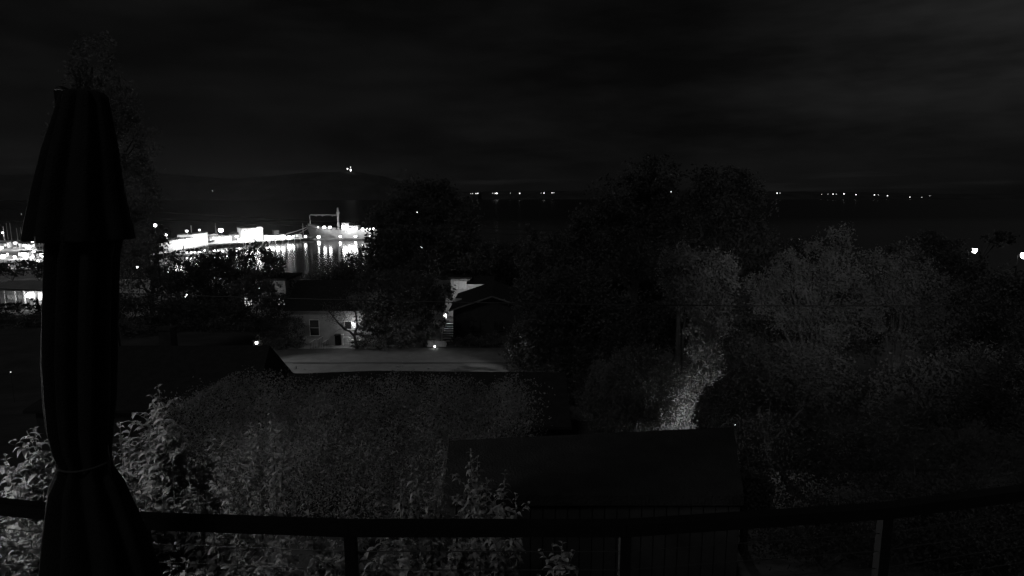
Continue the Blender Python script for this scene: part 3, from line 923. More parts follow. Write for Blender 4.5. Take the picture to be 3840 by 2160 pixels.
# gabled dark house right of the lawn
YG, YGb = 59.0, 69.0
ap = at(1845, 1113, YG); le = at(1684, 1167, YG); re_x = 2 * ap.x - le.x
gh = empty('gabled_house', (ap.x, (YG + YGb) / 2, 21.2), 'dark gabled house with pale roof edge and lit side stairs', 'house')
b = MB(); b.prism([(le.x + .35, YG + .4, 21.0), (re_x - .35, YG + .4, 21.0), (re_x - .35, YG + .4, le.z - .1), (ap.x, YG + .4, ap.z - .22), (le.x + .35, YG + .4, le.z - .1)], (0, YGb - YG - .8, 0)); b.build('wall', M_DARKWALL, gh)
for s, ex in ((-1, le.x), (1, re_x)):
    b = MB(); b.prism([(ex, YG, le.z - .02), (ap.x, YG, ap.z - .02), (ap.x, YG, ap.z + .14), (ex, YG, le.z + .14)], (0, YGb - YG, 0)); b.build('roof', M_SHINGLE, gh)
    b = MB(); b.beam((ex, YG - .035, le.z + .03), (ap.x, YG - .035, ap.z + .03), .06, .16); b.build('fascia_board', M_TIMBER, gh)
win(gh, 1760, 1800, 1200, 1240, YG + .4, (2, 1), frame=M_DARKWALL)
win(gh, 1850, 1890, 1200, 1240, YG + .4, (2, 1), frame=M_DARKWALL)
# side stairs and porch, seen past the front corner
sxl, sxr = at(1666, 1250, 60).x, at(1702, 1250, 60).x
for k in range(8):
    z = 21.55 + k * .19; y = 58.6 + k * .26
    b = MB(); b.box(((sxl + sxr) / 2, y, z), (sxr - sxl, .27, .05)); b.build('stair_tread', M_TRIM, gh)
    b = MB(); b.box(((sxl + sxr) / 2, y + .12, z - .1), (sxr - sxl - .04, .02, .13)); b.build('stair_riser', M_TIMBER, gh)
b = MB(); b.box(((sxl + sxr) / 2, 62.0, 23.05), (sxr - sxl + .2, 2.2, .1)); b.build('landing', M_TIMBER, gh)
b = MB(); b.box(((sxl + sxr) / 2 + .2, 63.2, 24.0), (sxr - sxl + .7, .08, 2.0)); b.build('porch_screen', M_SIDING, gh)
b = MB(); b.beam((sxl - .03, 58.5, 22.3), (sxl - .03, 60.8, 24.0), .08, .10); b.build('handrail', M_TRIM, gh)
b = MB(); b.box((sxl - .05, 60.9, 23.4), (.16, .12, 1.5)); b.box((sxl - .08, 58.6, 21.9), (.1, .1, 1.0)); b.build('newel_post', M_TRIM, gh)
lp = at(1669, 1186, 61.3)
b = MB(); b.lathe((lp.x, 61.3, lp.z), [(.06, -.32), (.15, -.1), (.17, .1), (.08, .26)], 8); b.build('porch_lamp', M_LAMPS, gh)
point_light(gh, (lp.x + .15, 60.7, lp.z + .1), 22, .12)

# white boarded house behind
YW = 80.0
def boarded(root, px0, px1, ytop, ybot, Y, n):
    a = at(px0, ytop, Y); b_ = at(px1, ybot, Y)
    h = (a.z - b_.z) / n
    for i in range(n):
        q = MB(); q.box(((a.x + b_.x) / 2, Y - .02, b_.z + h * (i + .5)), (b_.x - a.x, .05, h - .02), rx=.06); q.build('siding_board', M_SIDING, root)
wc = at(1765, 1100, YW)
wh = empty('boarded_house', (wc.x, YW + 4, 19.4), 'white boarded house showing above the dark gabled roof', 'house')
a = at(1690, 1046, YW); b_ = at(1762, 1110, YW)
b = MB(); b.box(((a.x + b_.x) / 2, YW + 3.1, (a.z + 19.2) / 2), (b_.x - a.x, 6, a.z - 19.2)); b.build('wall', M_SIDING, wh)
b = MB(); b.box(((a.x + b_.x) / 2, YW + 3.1, a.z + .12), (b_.x - a.x + .6, 6.6, .22)); b.build('roof', M_SHINGLE, wh)
boarded(wh, 1712, 1757, 1086, 1110, YW - .03, 5)
for q, (x0, x1) in enumerate(((1704, 1717), (1721, 1733), (1736, 1748))):
    win(wh, x0, x1, 1052, 1083, YW, (2, 1) if q == 1 else (1, 2), litm=M_WINDIM)
a2 = at(1753, 1070, YW - .6); b2_ = at(1850, 1120, YW - .6)
b = MB(); b.box(((a2.x + b2_.x) / 2 + .01, YW + 1.95, (a2.z + 19.2) / 2), (b2_.x - a2.x, 5, a2.z - 19.2)); b.build('wing_wall', M_SIDING, wh)
boarded(wh, 1756, 1850, 1071, 1120, YW - .58, 12)
b = MB(); b.box(((a2.x + b2_.x) / 2, YW - .8, a2.z + .12), (b2_.x - a2.x + .2, .5, .12)); b.build('gutter', M_TRIM, wh)
b = MB(); b.prism([((a2.x) - .1, YW - .85, a2.z + .2), ((a2.x) - .1, YW + 4.6, a2.z + .2), ((a2.x) - .1, YW + 2, a2.z + .9)], (b2_.x - a2.x + .2, 0, 0)); b.build('wing_roof', M_SHINGLE, wh)
q = at(1754, 1073, YW - .9); b = MB(); b.tube([(q.x, YW - .75, q.z), (q.x + .12, YW - .75, q.z - .5), (q.x + .12, YW - .75, q.z - 4)], .07, 6); b.build('downpipe', M_TRIM, wh)
lampw = at(1728, 1130, 73)
sl = empty('yard_lamp', (at(1740, 1100, 76).x, 76, 20), 'yard lamp hidden behind the dark gabled roof', 'lamp')
b = MB(); b.tube([(sl.location.x, 76, 19.5), (sl.location.x, 76, 22.6)], .05, 6); b.build('pole', M_BLACK, sl)
b = MB(); b.lathe((sl.location.x, 76, 22.7), [(.05, -.1), (.12, 0), (.05, .1)], 8); b.build('lamp_head', M_LAMPS, sl)
point_light(sl, (sl.location.x, 75.9, 22.9), 170, .1)
fb_px('far_house', 'faint grey house wall beyond the white boarded house', 'house', 1858, 96, 1916, 96, 1033, 6, 17, M_PLASTER, nwin=2, door=False)

# dark cottage roof under the lawn edge
ct = empty('cottage', (at(1500, 1400, 31).x, 31, 22.9), 'dark-roofed cottage whose ridge cuts the lower edge of the lawn', 'house')
zr = at(1500, 1393, 32).z
xl, xr = at(1080, 1400, 32).x, at(2120, 1400, 32).x
n_ = 0
rgd = [(1080, 1402), (1400, 1390), (1700, 1393), (2120, 1396)]
for (p0, p1) in zip(rgd, rgd[1:]):
    a = at(p0[0], p0[1], 32); c = at(p1[0], p1[1], 32)
    q = MB(); q.add([(a.x, 32, a.z), (c.x, 32, c.z), (c.x, 28.2, c.z - 1.6), (a.x, 28.2, a.z - 1.6), (a.x, 32.05, a.z - .14), (c.x, 32.05, c.z - .14), (c.x, 28.2, c.z - 1.74), (a.x, 28.2, a.z - 1.74)],
                    [(0, 3, 2, 1), (4, 5, 6, 7), (0, 1, 5, 4), (2, 3, 7, 6), (1, 2, 6, 5), (3, 0, 4, 7)])
    q.build('roof_slope', M_SHINGLE, ct)
b = MB(); b.prism([(xl, 28.6, 22.5), (xl, 35, 22.5), (xl, 35, zr - 1.6), (xl, 32, zr - .3), (xl, 28.6, zr - 1.7)], (xr - xl, 0, 0)); b.build('wall', M_DARKWALL, ct)
b = MB(); b.add([(xl, 32.06, zr - .12), (xr, 32.06, zr - .12), (xr, 35.6, zr - 1.7), (xl, 35.6, zr - 1.7), (xl, 32.06, zr - .22), (xr, 32.06, zr - .22), (xr, 35.6, zr - 1.8), (xl, 35.6, zr - 1.8)],
                  [(0, 1, 2, 3), (7, 6, 5, 4), (0, 4, 5, 1), (1, 5, 6, 2), (2, 6, 7, 3), (3, 7, 4, 0)]); b.build('rear_slope', M_SHINGLE, ct)
# hipped neighbour left
hl, hr = at(450, 1288, 34), at(1012, 1296, 34)
hc = at(1106, 1406, 35.6)
ez = hc.z; HB = 35.6
xe = hc.x; xw = hl.x - 2.3
hp = empty('hipped_house', ((hl.x + hr.x) / 2, 34, 22.9), 'dark hip-roofed house whose roof slants down to the lawn corner', 'house')
b = MB(); P = [(hl.x, 34, hr.z), (hr.x, 34, hr.z), (xe, 29.5, ez), (xe, HB, ez), (xw, HB, ez), (xw, 29.5, ez), (xe, 29.5, ez - .16), (xe, HB, ez - .16), (xw, HB, ez - .16), (xw, 29.5, ez - .16)]
b.add(P, [(0, 5, 2, 1), (1, 2, 3), (1, 3, 4, 0), (0, 4, 5), (5, 9, 6, 2), (2, 6, 7, 3), (3, 7, 8, 4), (4, 8, 9, 5), (9, 8, 7, 6)]); b.build('roof', M_SHINGLE, hp)
b = MB(); b.box(((xe + xw) / 2, 32.5, (ez + 22.2) / 2), (xe - xw - .8, 5.4, ez - 22.4)); b.build('wall', M_DARKWALL, hp)
b = MB(); b.box((hl.x + 2.2, 35, hr.z + .2), (.7, .7, 1.1)); b.box((hl.x + 2.2, 35, hr.z + .8), (.86, .86, .12)); b.build('chimney', M_DARKWALL, hp)

# flat roofed shed just beyond the deck
ZS = 31.72
P = [atz(1684, 1652, ZS), atz(2750, 1602, ZS), atz(2790, 1857, ZS), atz(1662, 1857, ZS)]
shd = empty('flat_roofed_shed', (sum(p.x for p in P) / 4, sum(p.y for p in P) / 4, 30.0), 'low flat-roofed dark shed below the deck', 'shed')
b = MB(); b.prism([(p.x, p.y, ZS - .16) for p in P], (0, 0, .16)); b.build('roof', M_SHINGLE, shd)
ce = sum((Vector((p.x, p.y, 0)) for p in P), Vector()) / 4
b = MB(); b.prism([((p.x - ce.x) * .95 + ce.x, (p.y - ce.y) * .9 + ce.y, 29.2) for p in P], (0, 0, ZS - .165 - 29.2)); b.build('wall', M_DARKWALL, shd)
for i in range(24):
    a = P[3].lerp(P[2], (i + .5) / 24); a.y = (a.y - ce.y) * .9 + ce.y - .015
    q = MB(); q.box((a.x, a.y, (ZS - .2 + 29.2) / 2), (.16, .03, ZS - .2 - 29.2)); q.build('wall_board', M_DARKWALL, shd)

# carport at the left edge
YC = 132.0
cx0, cx1 = at(-40, 1100, YC).x, at(186, 1100, YC).x
zc = at(60, 1152, YC).z
cp = empty('carport_house', ((cx0 + cx1) / 2, YC + 5, zc), 'low pale-roofed house with a glaring carport at the left edge', 'house')
zt = at(60, 1090, YC).z
b = MB(); b.box(((cx0 + cx1) / 2, YC + 6.6, (zc + zt) / 2), (cx1 - cx0, 8, zt - zc)); b.build('wall', M_SIDING, cp)
b = MB(); zr2 = at(60, 1052, YC + 6).z
b.prism([(cx0 - .4, YC - .6, zt), (cx0 - .4, YC + 11, zt), (cx0 - .4, YC + 6, zr2)], (cx1 - cx0 + .8, 0, 0)); b.build('roof', M_ROOFP, cp)
for px in (20, 60, 96, 132, 166, 184):
    q = at(px, 1120, YC); b = MB(); b.box((q.x, YC - .2, (zc + zt) / 2), (.2, .2, zt - zc - .02)); b.build('carport_post', M_SIDING, cp)
for px in (30, 48, 70): 
    win(cp, px, px + 12, 1106, 1122, YC + 2.55, (1, 1), litm=M_WINDIM)
q = at(115, 1108, YC - .6); b = MB(); b.lathe((q.x, YC - .7, q.z), [(.3, -.5), (.75, -.2), (.8, .3), (.3, .7)], 10); b.build('carport_lamp', M_LAMPF, cp)
point_light(cp, (q.x, YC - 1.8, q.z - .3), 300, .3)
q = at(155, 1112, YC + 1.2); b = MB(); b.box((q.x, YC + 1.3, q.z), (1.3, .1, 1.6)); b.build('glow_panel', M_WINLIT, cp)  # stands for a lit white wall, its brightness put in as emission
point_light(cp, (q.x - .2, YC + .6, q.z + .2), 160, .2)
# paved lane above it
la, lb, lc, ld = at(-60, 1040, 190), at(125, 1043, 186), at(122, 1049, 178), at(-60, 1062, 165)
b = MB(); b.prism([(p.x, p.y, ground(p.x, p.y) + 1.4) for p in (la, lb, lc, ld)], (0, 0, .12)); b.build('lane', M_CONC, kind='structure', label='pale lane slanting above the carport roof')

# street lamps of the gardens, and two unseen ones added for the lawn ---------------------------
def street_lamp(label, x, y, zh, target, power, ang=120, emis=M_LAMPS, rad=.16, arm=(0, -.9), head_vis=True, spot=True, group=None):
    g = ground(x, y)
    r = empty('street_lamp', (x, y, g), label, 'street lamp', group)
    b = MB(); b.tube([(x, y, g - .2), (x, y, zh - .3)], [.10, .06], 8); b.build('pole', M_BLACK, r)
    hx, hy = x + arm[0], y + arm[1]
    b = MB(); b.tube([(x, y, zh - .4), (x + arm[0] * .5, y + arm[1] * .5, zh + .05), (hx, hy, zh + .05)], .04, 6); b.build('arm', M_BLACK, r)
    b = MB(); b.lathe((hx, hy, zh), [(rad * .35, -rad * 1.9), (rad * .8, -rad * 1.4), (rad, -rad * .6), (rad * .85, 0)], 12); b.build('lamp_head', emis, r)
    b = MB(); b.lathe((hx, hy, zh), [(rad * 1.1, .004), (rad * .9, rad * .4), (.03, rad * .7)], 10); b.build('lamp_cap', M_BLACK, r)
    if spot: spot_light(r, (hx, hy, zh - rad * 2 - .1), target, power, ang)
    else: point_light(r, (hx, hy, zh - rad - .1), power, rad)
    return r
q = at(395, 1015, 50); street_lamp('unseen lamp added left of the lawn behind the folded umbrella', q.x, 50.9, q.z, (-12, 48, 21.3), 7800, 46)  # hidden lamp put in to light the left of the lawn
q = at(2120, 1150, 46); street_lamp('unseen lamp added right of the lawn behind the dark trees', q.x, 46.9, q.z, (-8, 49, 21.3), 1900, 60)  # second hidden lamp, evens out the light across the lawn
q = at(3655, 932, 62); street_lamp('glaring street lamp among the trees at the right', q.x, 62.8, q.z, (18, 40, 26), 400, 150, M_LAMPF, .25, arm=(0, -.8))
q = at(3842, 948, 62); street_lamp('glaring street lamp cut by the right picture edge', q.x, 62.8, q.z, (18, 40, 26), 300, 150, M_LAMPF, .32, arm=(0, -.8))
def garden_light(label, px, py, Y, rad, power, m=M_LAMPS, z0=None):
    h = at(px, py, Y); g = min(h.z - .25, ground(h.x, Y)) if z0 is None else z0
    r = empty('garden_lamp', (h.x, Y, g), label, 'lamp')
    b = MB(); b.tube([(h.x, Y, g - .05), (h.x, Y, h.z - rad)], rad * .25, 6); b.build('post', M_BLACK, r)
    b = MB(); b.lathe((h.x, Y, h.z), [(rad * .5, -rad), (rad, -rad * .4), (rad, rad * .4), (rad * .5, rad)], 8); b.build('lamp_head', m, r)
    b = MB(); b.lathe((h.x, Y, h.z), [(rad * 1.2, rad * 1.02), (rad * .1, rad * 1.6)], 8); b.build('lamp_cap', M_BLACK, r)
    if power: point_light(r, (h.x, Y - rad * 1.6, h.z + .05), power, rad * .5)
garden_light('bright garden lamp left of the garden house bushes', 962, 1285, 56, .13, 6, M_LAMPF)
garden_light('small garden lamp on the low border wall before the gabled house', 1630, 1299, 56.4, .075, 5, M_LAMPF)
garden_light('tiny light deep in the bushes between the two houses', 1450, 1243, 60, .08, 1, M_LAMPS)
garden_light('tiny garden light among dark shrubs at the right', 2758, 1593, 13, .012, 0.02, M_LAMPS)
garden_light('tiny light beneath the tall trees above the right gardens', 2998, 899, 90, .09, .3, M_LAMPS)
garden_light('faint light in the trees right of the slender lit tree', 2113, 935, 90, .08, .2, M_LAMPD)
bw_ = empty('border_wall', (at(1632, 1295, 56.9).x, 56.9, 21.3), 'low pale garden wall behind the small border lamp', 'wall')
for i in range(7):
    for k in range(3):
        c = at(1608 + i * 10, 1295, 57.0); q = MB(); q.box((c.x + (k % 2) * .06, 57.0, 21.47 + k * .2), (.24, .2, .18)); q.build('block', M_CONC, bw_)

# overhead cables
wire2('overhead_cable', 'thick overhead cable crossing in front of the trees', 'cable', at(-700, 1052, 22), at(5200, 1120, 22), .55, .022)
wire2('overhead_cable', 'upper thin overhead wire above the harbour lights', 'cable', at(-700, 700, 45), at(2600, 880, 45), .5, .02)
wire2('overhead_cable', 'lower thin overhead wire above the harbour lights', 'cable', at(-700, 730, 45), at(2600, 895, 45), .5, .02)

# ================================================================== TREES
tree('broadleaf_tree', 'very tall dark tree rising behind the folded umbrella', 48,
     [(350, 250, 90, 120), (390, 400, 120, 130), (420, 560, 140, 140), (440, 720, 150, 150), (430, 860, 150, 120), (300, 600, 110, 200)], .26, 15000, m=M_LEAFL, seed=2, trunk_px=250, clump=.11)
tree('broadleaf_tree', 'dark tree right of the umbrella with harbour lights glinting through', 105,
     [(560, 905, 80, 70), (480, 960, 70, 70), (610, 1000, 70, 90), (500, 1080, 110, 90), (590, 880, 40, 40)], .42, 5200, seed=3, trunk_px=560, clump=.11)
tree('broadleaf_tree', 'broad dark tree under the left end of the wharf', 118, [(700, 1025, 90, 72), (790, 1015, 90, 68), (740, 1120, 130, 90)], .5, 13000, seed=4, clump=.12)
tree('broadleaf_tree', 'rounded dark tree in front of the wharf sheds', 125, [(880, 995, 75, 60), (970, 975, 60, 68), (900, 1120, 130, 80)], .5, 13000, seed=5)
tree('broadleaf_tree', 'dark tree whose top touches the ship reflections', 100, [(1030, 1018, 48, 65), (1000, 1140, 110, 80), (1110, 1110, 70, 60), (1250, 1060, 110, 50)], .42, 9000, seed=6)
tree('broadleaf_tree', 'tree hiding the stern reflections of the ship', 95, [(1360, 985, 85, 75), (1270, 1055, 90, 55), (1330, 1090, 110, 60), (1420, 920, 50, 60)], .36, 7000, seed=7)
tree('broadleaf_tree', 'low dark tree over the roof of the garden house', 74, [(1140, 1130, 90, 45), (1250, 1125, 80, 40), (1060, 1160, 70, 60), (1180, 1105, 60, 30)], .3, 6500, seed=8)
tree('broadleaf_tree', 'largest dark tree between the ship and the boarded house', 84,
     [(1600, 760, 120, 90), (1510, 850, 120, 110), (1680, 850, 110, 120), (1560, 960, 150, 110), (1450, 960, 90, 90), (1760, 980, 110, 90), (1640, 720, 70, 50)], .42, 25000, seed=9, trunk_px=1570, clump=.12)
tree('broadleaf_tree', 'dark tree right of the garden house with a leaning limb', 55.5,
     [(1450, 1090, 130, 80), (1560, 1110, 110, 90), (1400, 1180, 80, 60), (1500, 1210, 130, 70), (1620, 1180, 60, 80), (1390, 1245, 60, 30), (1650, 1095, 60, 55)], .24, 15000, seed=10, trunk_px=1440)
# leaning limb and twigs in front of the wall belong to the same small garden tree
gt = empty('garden_tree', (at(1338, 1285, 56.4).x, 56.4, 21.35), 'small bare-limbed tree leaning across the pale house wall', 'tree')
b = MB()
base = Vector((at(1338, 1285, 56.4).x, 56.4, 21.3)); f1 = at(1312, 1243, 56.4)
b.tube([base, at(1330, 1262, 56.4), f1, at(1295, 1236, 56.4), at(1272, 1215, 56.3), at(1250, 1188, 56.2), at(1232, 1165, 56.1), at(1215, 1130, 56)], [.16, .13, .12, .11, .09, .07, .05, .03], 6)
b.tube([at(1328, 1255, 56.4), at(1340, 1225, 56.4), at(1336, 1190, 56.4), at(1330, 1150, 56.4), at(1335, 1090, 56.3)], [.12, .10, .09, .08, .04], 6)
rt = random.Random(5)
for (px, py) in [(1272, 1215), (1250, 1188), (1290, 1232), (1336, 1200), (1333, 1170), (1240, 1175)]:
    for k in range(5):
        a = at(px, py, 56.2); e = at(px + rt.uniform(-38, 40), py + rt.uniform(-45, 25), 56.1)
        mpt = a.lerp(e, .5) + Vector((0, 0, .12)); b.tube([a, mpt, e], [.035, .02, .008], 4)
b.build('trunk', M_BARK, gt)
rng = np.random.default_rng(99)
Pp = []
for (px, py, s, n) in [(1262, 1190, 34, 260), (1240, 1165, 40, 320), (1300, 1180, 45, 260), (1345, 1180, 40, 420), (1350, 1235, 26, 300), (1290, 1150, 60, 420)]:
    c = at(px, py, 56.2); k = s * mpp(56)
    Pp.append(rng.normal(size=(n, 3)) * [k * .6, .5, k * .5] + [c.x, c.y, c.z])
Vq, Fq = leaf_quads(np.concatenate(Pp), .11, rng, .3)
fast_mesh('crown', Vq, Fq, M_LEAF, gt, tuple(gt.location))

tree('broadleaf_tree', 'slender tree with its left edge faintly lit, above the far house', 70, [(1985, 900, 38, 60), (1965, 980, 36, 70), (2000, 1040, 60, 60), (2030, 960, 50, 80)], .26, 4500, seed=11, m=M_LEAFL, trunk_px=1990)
tree('broadleaf_tree', 'tall dark tree forming the left half of the right-hand skyline', 66,
     [(2440, 670, 110, 75), (2330, 760, 120, 100), (2480, 800, 90, 110), (2250, 860, 110, 110), (2400, 930, 170, 130), (2150, 960, 110, 100)], .36, 17000, seed=12, trunk_px=2380, clump=.12)
tree('broadleaf_tree', 'tall dark tree forming the peak of the skyline right of centre', 62,
     [(2690, 690, 110, 75), (2640, 790, 90, 110), (2790, 790, 100, 120), (2720, 920, 150, 140), (2850, 930, 70, 90)], .34, 15000, seed=13, trunk_px=2720, clump=.12)
tree('broadleaf_tree', 'dark tree mass behind the cottage at the middle of the view', 42,
     [(2050, 1150, 130, 110), (2180, 1100, 120, 120), (1990, 1290, 100, 110), (2130, 1290, 150, 140), (2260, 1200, 110, 130), (2120, 1150, 70, 60)], .22, 24000, seed=14)
tree('broadleaf_tree', 'loose tree lit from the garden below', 27,
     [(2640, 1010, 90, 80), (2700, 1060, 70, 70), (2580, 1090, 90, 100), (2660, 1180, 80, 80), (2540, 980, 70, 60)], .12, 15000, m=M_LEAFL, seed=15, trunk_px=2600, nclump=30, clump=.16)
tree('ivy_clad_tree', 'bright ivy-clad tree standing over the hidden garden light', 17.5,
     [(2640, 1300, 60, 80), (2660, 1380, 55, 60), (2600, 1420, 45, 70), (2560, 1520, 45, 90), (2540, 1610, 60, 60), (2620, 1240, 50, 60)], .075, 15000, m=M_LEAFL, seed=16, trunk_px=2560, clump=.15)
tree('rounded_bush', 'large rounded bush whose right flank catches the hidden garden light', 15.8,
     [(2400, 1440, 140, 140), (2300, 1500, 130, 130), (2480, 1520, 80, 110), (2360, 1600, 150, 90)], .07, 22000, m=M_LEAF, seed=17, cat='bush', shell=.8, clump=.09)
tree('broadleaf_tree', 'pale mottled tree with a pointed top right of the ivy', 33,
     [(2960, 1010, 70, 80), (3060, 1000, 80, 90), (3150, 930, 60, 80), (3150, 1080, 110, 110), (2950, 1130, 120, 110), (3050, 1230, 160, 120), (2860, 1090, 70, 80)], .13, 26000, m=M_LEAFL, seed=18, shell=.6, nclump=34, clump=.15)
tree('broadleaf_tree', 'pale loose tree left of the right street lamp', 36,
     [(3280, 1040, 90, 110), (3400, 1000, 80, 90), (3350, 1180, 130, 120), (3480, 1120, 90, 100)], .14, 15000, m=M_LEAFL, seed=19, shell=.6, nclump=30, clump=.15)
tree('broadleaf_tree', 'dim tree under the glaring street lamp at the right', 40,
     [(3620, 1150, 120, 110), (3760, 1120, 120, 120), (3700, 1290, 160, 120), (3540, 1260, 90, 90)], .16, 13000, m=M_LEAFL, seed=20, nclump=30)
tree('broadleaf_tree', 'low dark tree below the pale mottled tree', 21,
     [(2900, 1400, 120, 110), (3080, 1440, 150, 120), (2800, 1330, 70, 80)], .10, 14000, m=M_NEEDLE_SHADE, seed=21)
tree('broadleaf_tree', 'dark tree filling the lower right corner of the gardens', 18,
     [(3400, 1480, 180, 150), (3620, 1470, 170, 150), (3800, 1500, 120, 150)], .09, 16000, m=M_NEEDLE_SHADE, seed=22)
tree('broadleaf_tree', 'wide dark tree along the far right edge', 52, [(3480, 900, 60, 40), (3560, 960, 90, 60), (3760, 900, 60, 30), (3400, 930, 60, 40)], .25, 5000, seed=23)
tree('bush', 'dark clipped bush at the left corner of the garden house', 57, [(1050, 1265, 85, 42), (1115, 1282, 40, 24), (1000, 1280, 50, 30), (1080, 1215, 55, 45)], .14, 8000, cat='bush', seed=24)  # upper lobe added to darken the dim end of the house wall
tree('bush', 'dark bush in front of the garden house porch', 56, [(1400, 1282, 75, 22), (1350, 1290, 40, 14), (1470, 1270, 50, 32)], .13, 4500, cat='bush', seed=25)
tree('bush', 'dark bush closing the right end of the lawn', 47, [(1935, 1350, 50, 60), (1960, 1290, 50, 50), (1990, 1390, 70, 60)], .14, 6000, cat='bush', seed=26)
for i, (px, py, rx, ry, w) in enumerate([(1530, 1285, 32, 22, 'leftmost, left of the border lamp'), (1590, 1270, 26, 24, 'second, just left of the border lamp'), (1710, 1282, 28, 20, 'below the lit side stairs'), (1760, 1275, 30, 28, 'in front of the gabled house left window'),
                                     (1800, 1285, 26, 22, 'in the middle of the gabled house front'), (1850, 1270, 30, 34, 'tallest, before the gabled house right window'), (1900, 1280, 26, 26, 'rightmost of the border')]):
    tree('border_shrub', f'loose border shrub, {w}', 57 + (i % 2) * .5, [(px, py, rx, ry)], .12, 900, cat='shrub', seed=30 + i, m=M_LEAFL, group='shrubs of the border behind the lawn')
tree('broadleaf_tree', 'dark low tree above the hipped roof', 66, [(800, 1190, 120, 70), (930, 1200, 90, 60), (660, 1200, 100, 80)], .26, 9000, seed=40)
tree('broadleaf_tree', 'dark tree behind the umbrella strap above the hipped roof', 62, [(470, 1190, 120, 90), (330, 1180, 120, 90)], .26, 7000, seed=41)
tree('bush', 'dark hedge bush left of the umbrella below the carport', 70, [(60, 1210, 120, 50), (180, 1220, 90, 60), (-60, 1220, 90, 60)], .26, 7000, cat='bush', seed=42)
tree('shore_tree', 'dark shoreline trees under the left marina lamps', 215, [(40, 1010, 60, 30), (-30, 1008, 50, 30), (75, 992, 26, 24)], .7, 2600, seed=43)
tree('shore_tree', 'dark shoreline tree under the marina beside the umbrella', 215, [(150, 1005, 50, 30), (190, 1000, 40, 34), (112, 988, 18, 20)], .7, 2200, seed=44)
for i, (px, yt, w) in enumerate([(138, 1117, 'left'), (160, 1122, 'middle'), (176, 1120, 'right')]):
    conifer(f'{w} of the three slim cypresses before the carport', px, yt, 124, .75, 50 + i, 700, .3, name='cypress_tree', group='cypresses before the carport')
tree('bush', 'ragged shrub under the glaring carport lamp', 122, [(108, 1140, 26, 18), (70, 1145, 40, 18), (30, 1150, 40, 16)], .35, 1500, cat='bush', seed=55)
tree('broadleaf_tree', 'leafy tree catching house light left of the garden lamp', 88, [(960, 1065, 60, 40), (1000, 1100, 60, 50), (900, 1090, 50, 40)], .3, 7000, seed=56, m=M_LEAFL)
# small lit windows glinting through that foliage
gw, *_ = fb_px('hillside_cottage', 'cottage with lamp glinting through leaves below the wharf', 'house', 900, 98, 1060, 98, 1052, 7, 13.6, M_PLASTER, nwin=5, lit=1)
garden_light('lamp of the hillside cottage glinting through leaves', 975, 1075, 96, .30, 40, M_LAMPF, z0=13.6)
garden_light('lamp glinting in the tree right of the umbrella', 697, 1108, 127, .30, 25, M_LAMPF, z0=9)
garden_light('lamp glinting low in the foliage under the terminal shed', 632, 1026, 127, .20, 12, M_LAMPS, z0=12)
garden_light('dim lamp glinting in foliage below the net shed', 712, 1022, 127, .18, 10, M_LAMPD, z0=12)
garden_light('street light glinting high in the largest dark tree', 1552, 846, 130, .35, 60, M_LAMPF, z0=8)
garden_light('street light glinting at the crown of the largest dark tree', 1562, 797, 130, .22, 40, M_LAMPS, z0=8)
garden_light('street light glinting low in the largest dark tree', 1580, 927, 130, .25, 40, M_LAMPS, z0=8)
garden_light('small light left in the largest dark tree', 1485, 861, 130, .16, 10, M_LAMPS, z0=8)
garden_light('far light between the trees left of the umbrella strap', 40, 1395, 40, .03, .1, M_LAMPD)

US = [(40, [(2050, 1480, 140, 90), (2200, 1520, 130, 90)], 'below the middle tree mass'), (36, [(2850, 1330, 150, 120), (2750, 1230, 90, 110)], 'under the peak trees'),
      (44, [(3200, 1200, 170, 130), (3060, 1150, 120, 130)], 'behind the pale mottled tree'), (46, [(3500, 1180, 170, 140), (3640, 1100, 140, 120)], 'beneath the first glaring street lamp'),
      (44, [(3820, 1180, 150, 150)], 'at the right edge under the cut street lamp'), (70, [(2900, 1000, 150, 90), (3080, 960, 120, 60)], 'on the lower slope right of the tall trees'),
      (76, [(2150, 1100, 160, 80), (2350, 1120, 160, 90)], 'on the lower slope under the skyline trees'), (12.5, [(2900, 1700, 200, 140), (3150, 1720, 180, 130)], 'right behind the flat shed'),
      (11.5, [(3400, 1760, 220, 150), (3700, 1740, 220, 150)], 'in the lower right garden'), (9.0, [(3000, 1990, 250, 140), (3350, 2020, 250, 150)], 'low beyond the right railing'),
      (8.6, [(3700, 2000, 260, 150)], 'beyond the rail in the right corner'), (9.6, [(2800, 1850, 90, 90)], 'at the right corner of the shed'), (21, [(2680, 1530, 90, 110), (2760, 1480, 80, 90)], 'in the gap right of the ivy'), (30, [(2440, 1230, 130, 100), (2570, 1250, 80, 90), (2350, 1330, 90, 80)], 'above the rounded bush'),
      (24, [(3250, 1640, 220, 120), (2850, 1560, 180, 110)], 'in the dark hollow below the pale trees'),
      (150, [(1800, 960, 200, 60), (2150, 940, 200, 60)], 'down by the dark shore'), (95, [(1900, 1010, 150, 60), (2060, 1000, 100, 70)], 'lower on the slope behind the far house')]
for i, (Y, lb, w) in enumerate(US):
    tree('understorey_bush', f'dark bushy growth {w}', Y, lb, max(.055, Y * .0052), 9000, cat='bush', seed=70 + i, m=M_NEEDLE_SHADE, shell=.6)

# unseen flood lamp added behind the view to brighten the right-hand trees
fl_ = empty('tree_fill_lamp', (3.4, -1.2, 38.2), 'unseen flood lamp added to brighten the trees at the right', 'lamp')
b = MB(); b.box((3.4, -1.2, 38.2), (.22, .12, .16)); b.build('housing', M_BLACK, fl_)
b = MB(); b.box((3.4, -1.135, 38.19), (.18, .01, .12)); b.build('lamp_head', M_LAMPS, fl_)
spot_light(fl_, (3.4, -1.08, 38.2), at(3050, 1050, 32), 8600, 28, 1.0, .08)

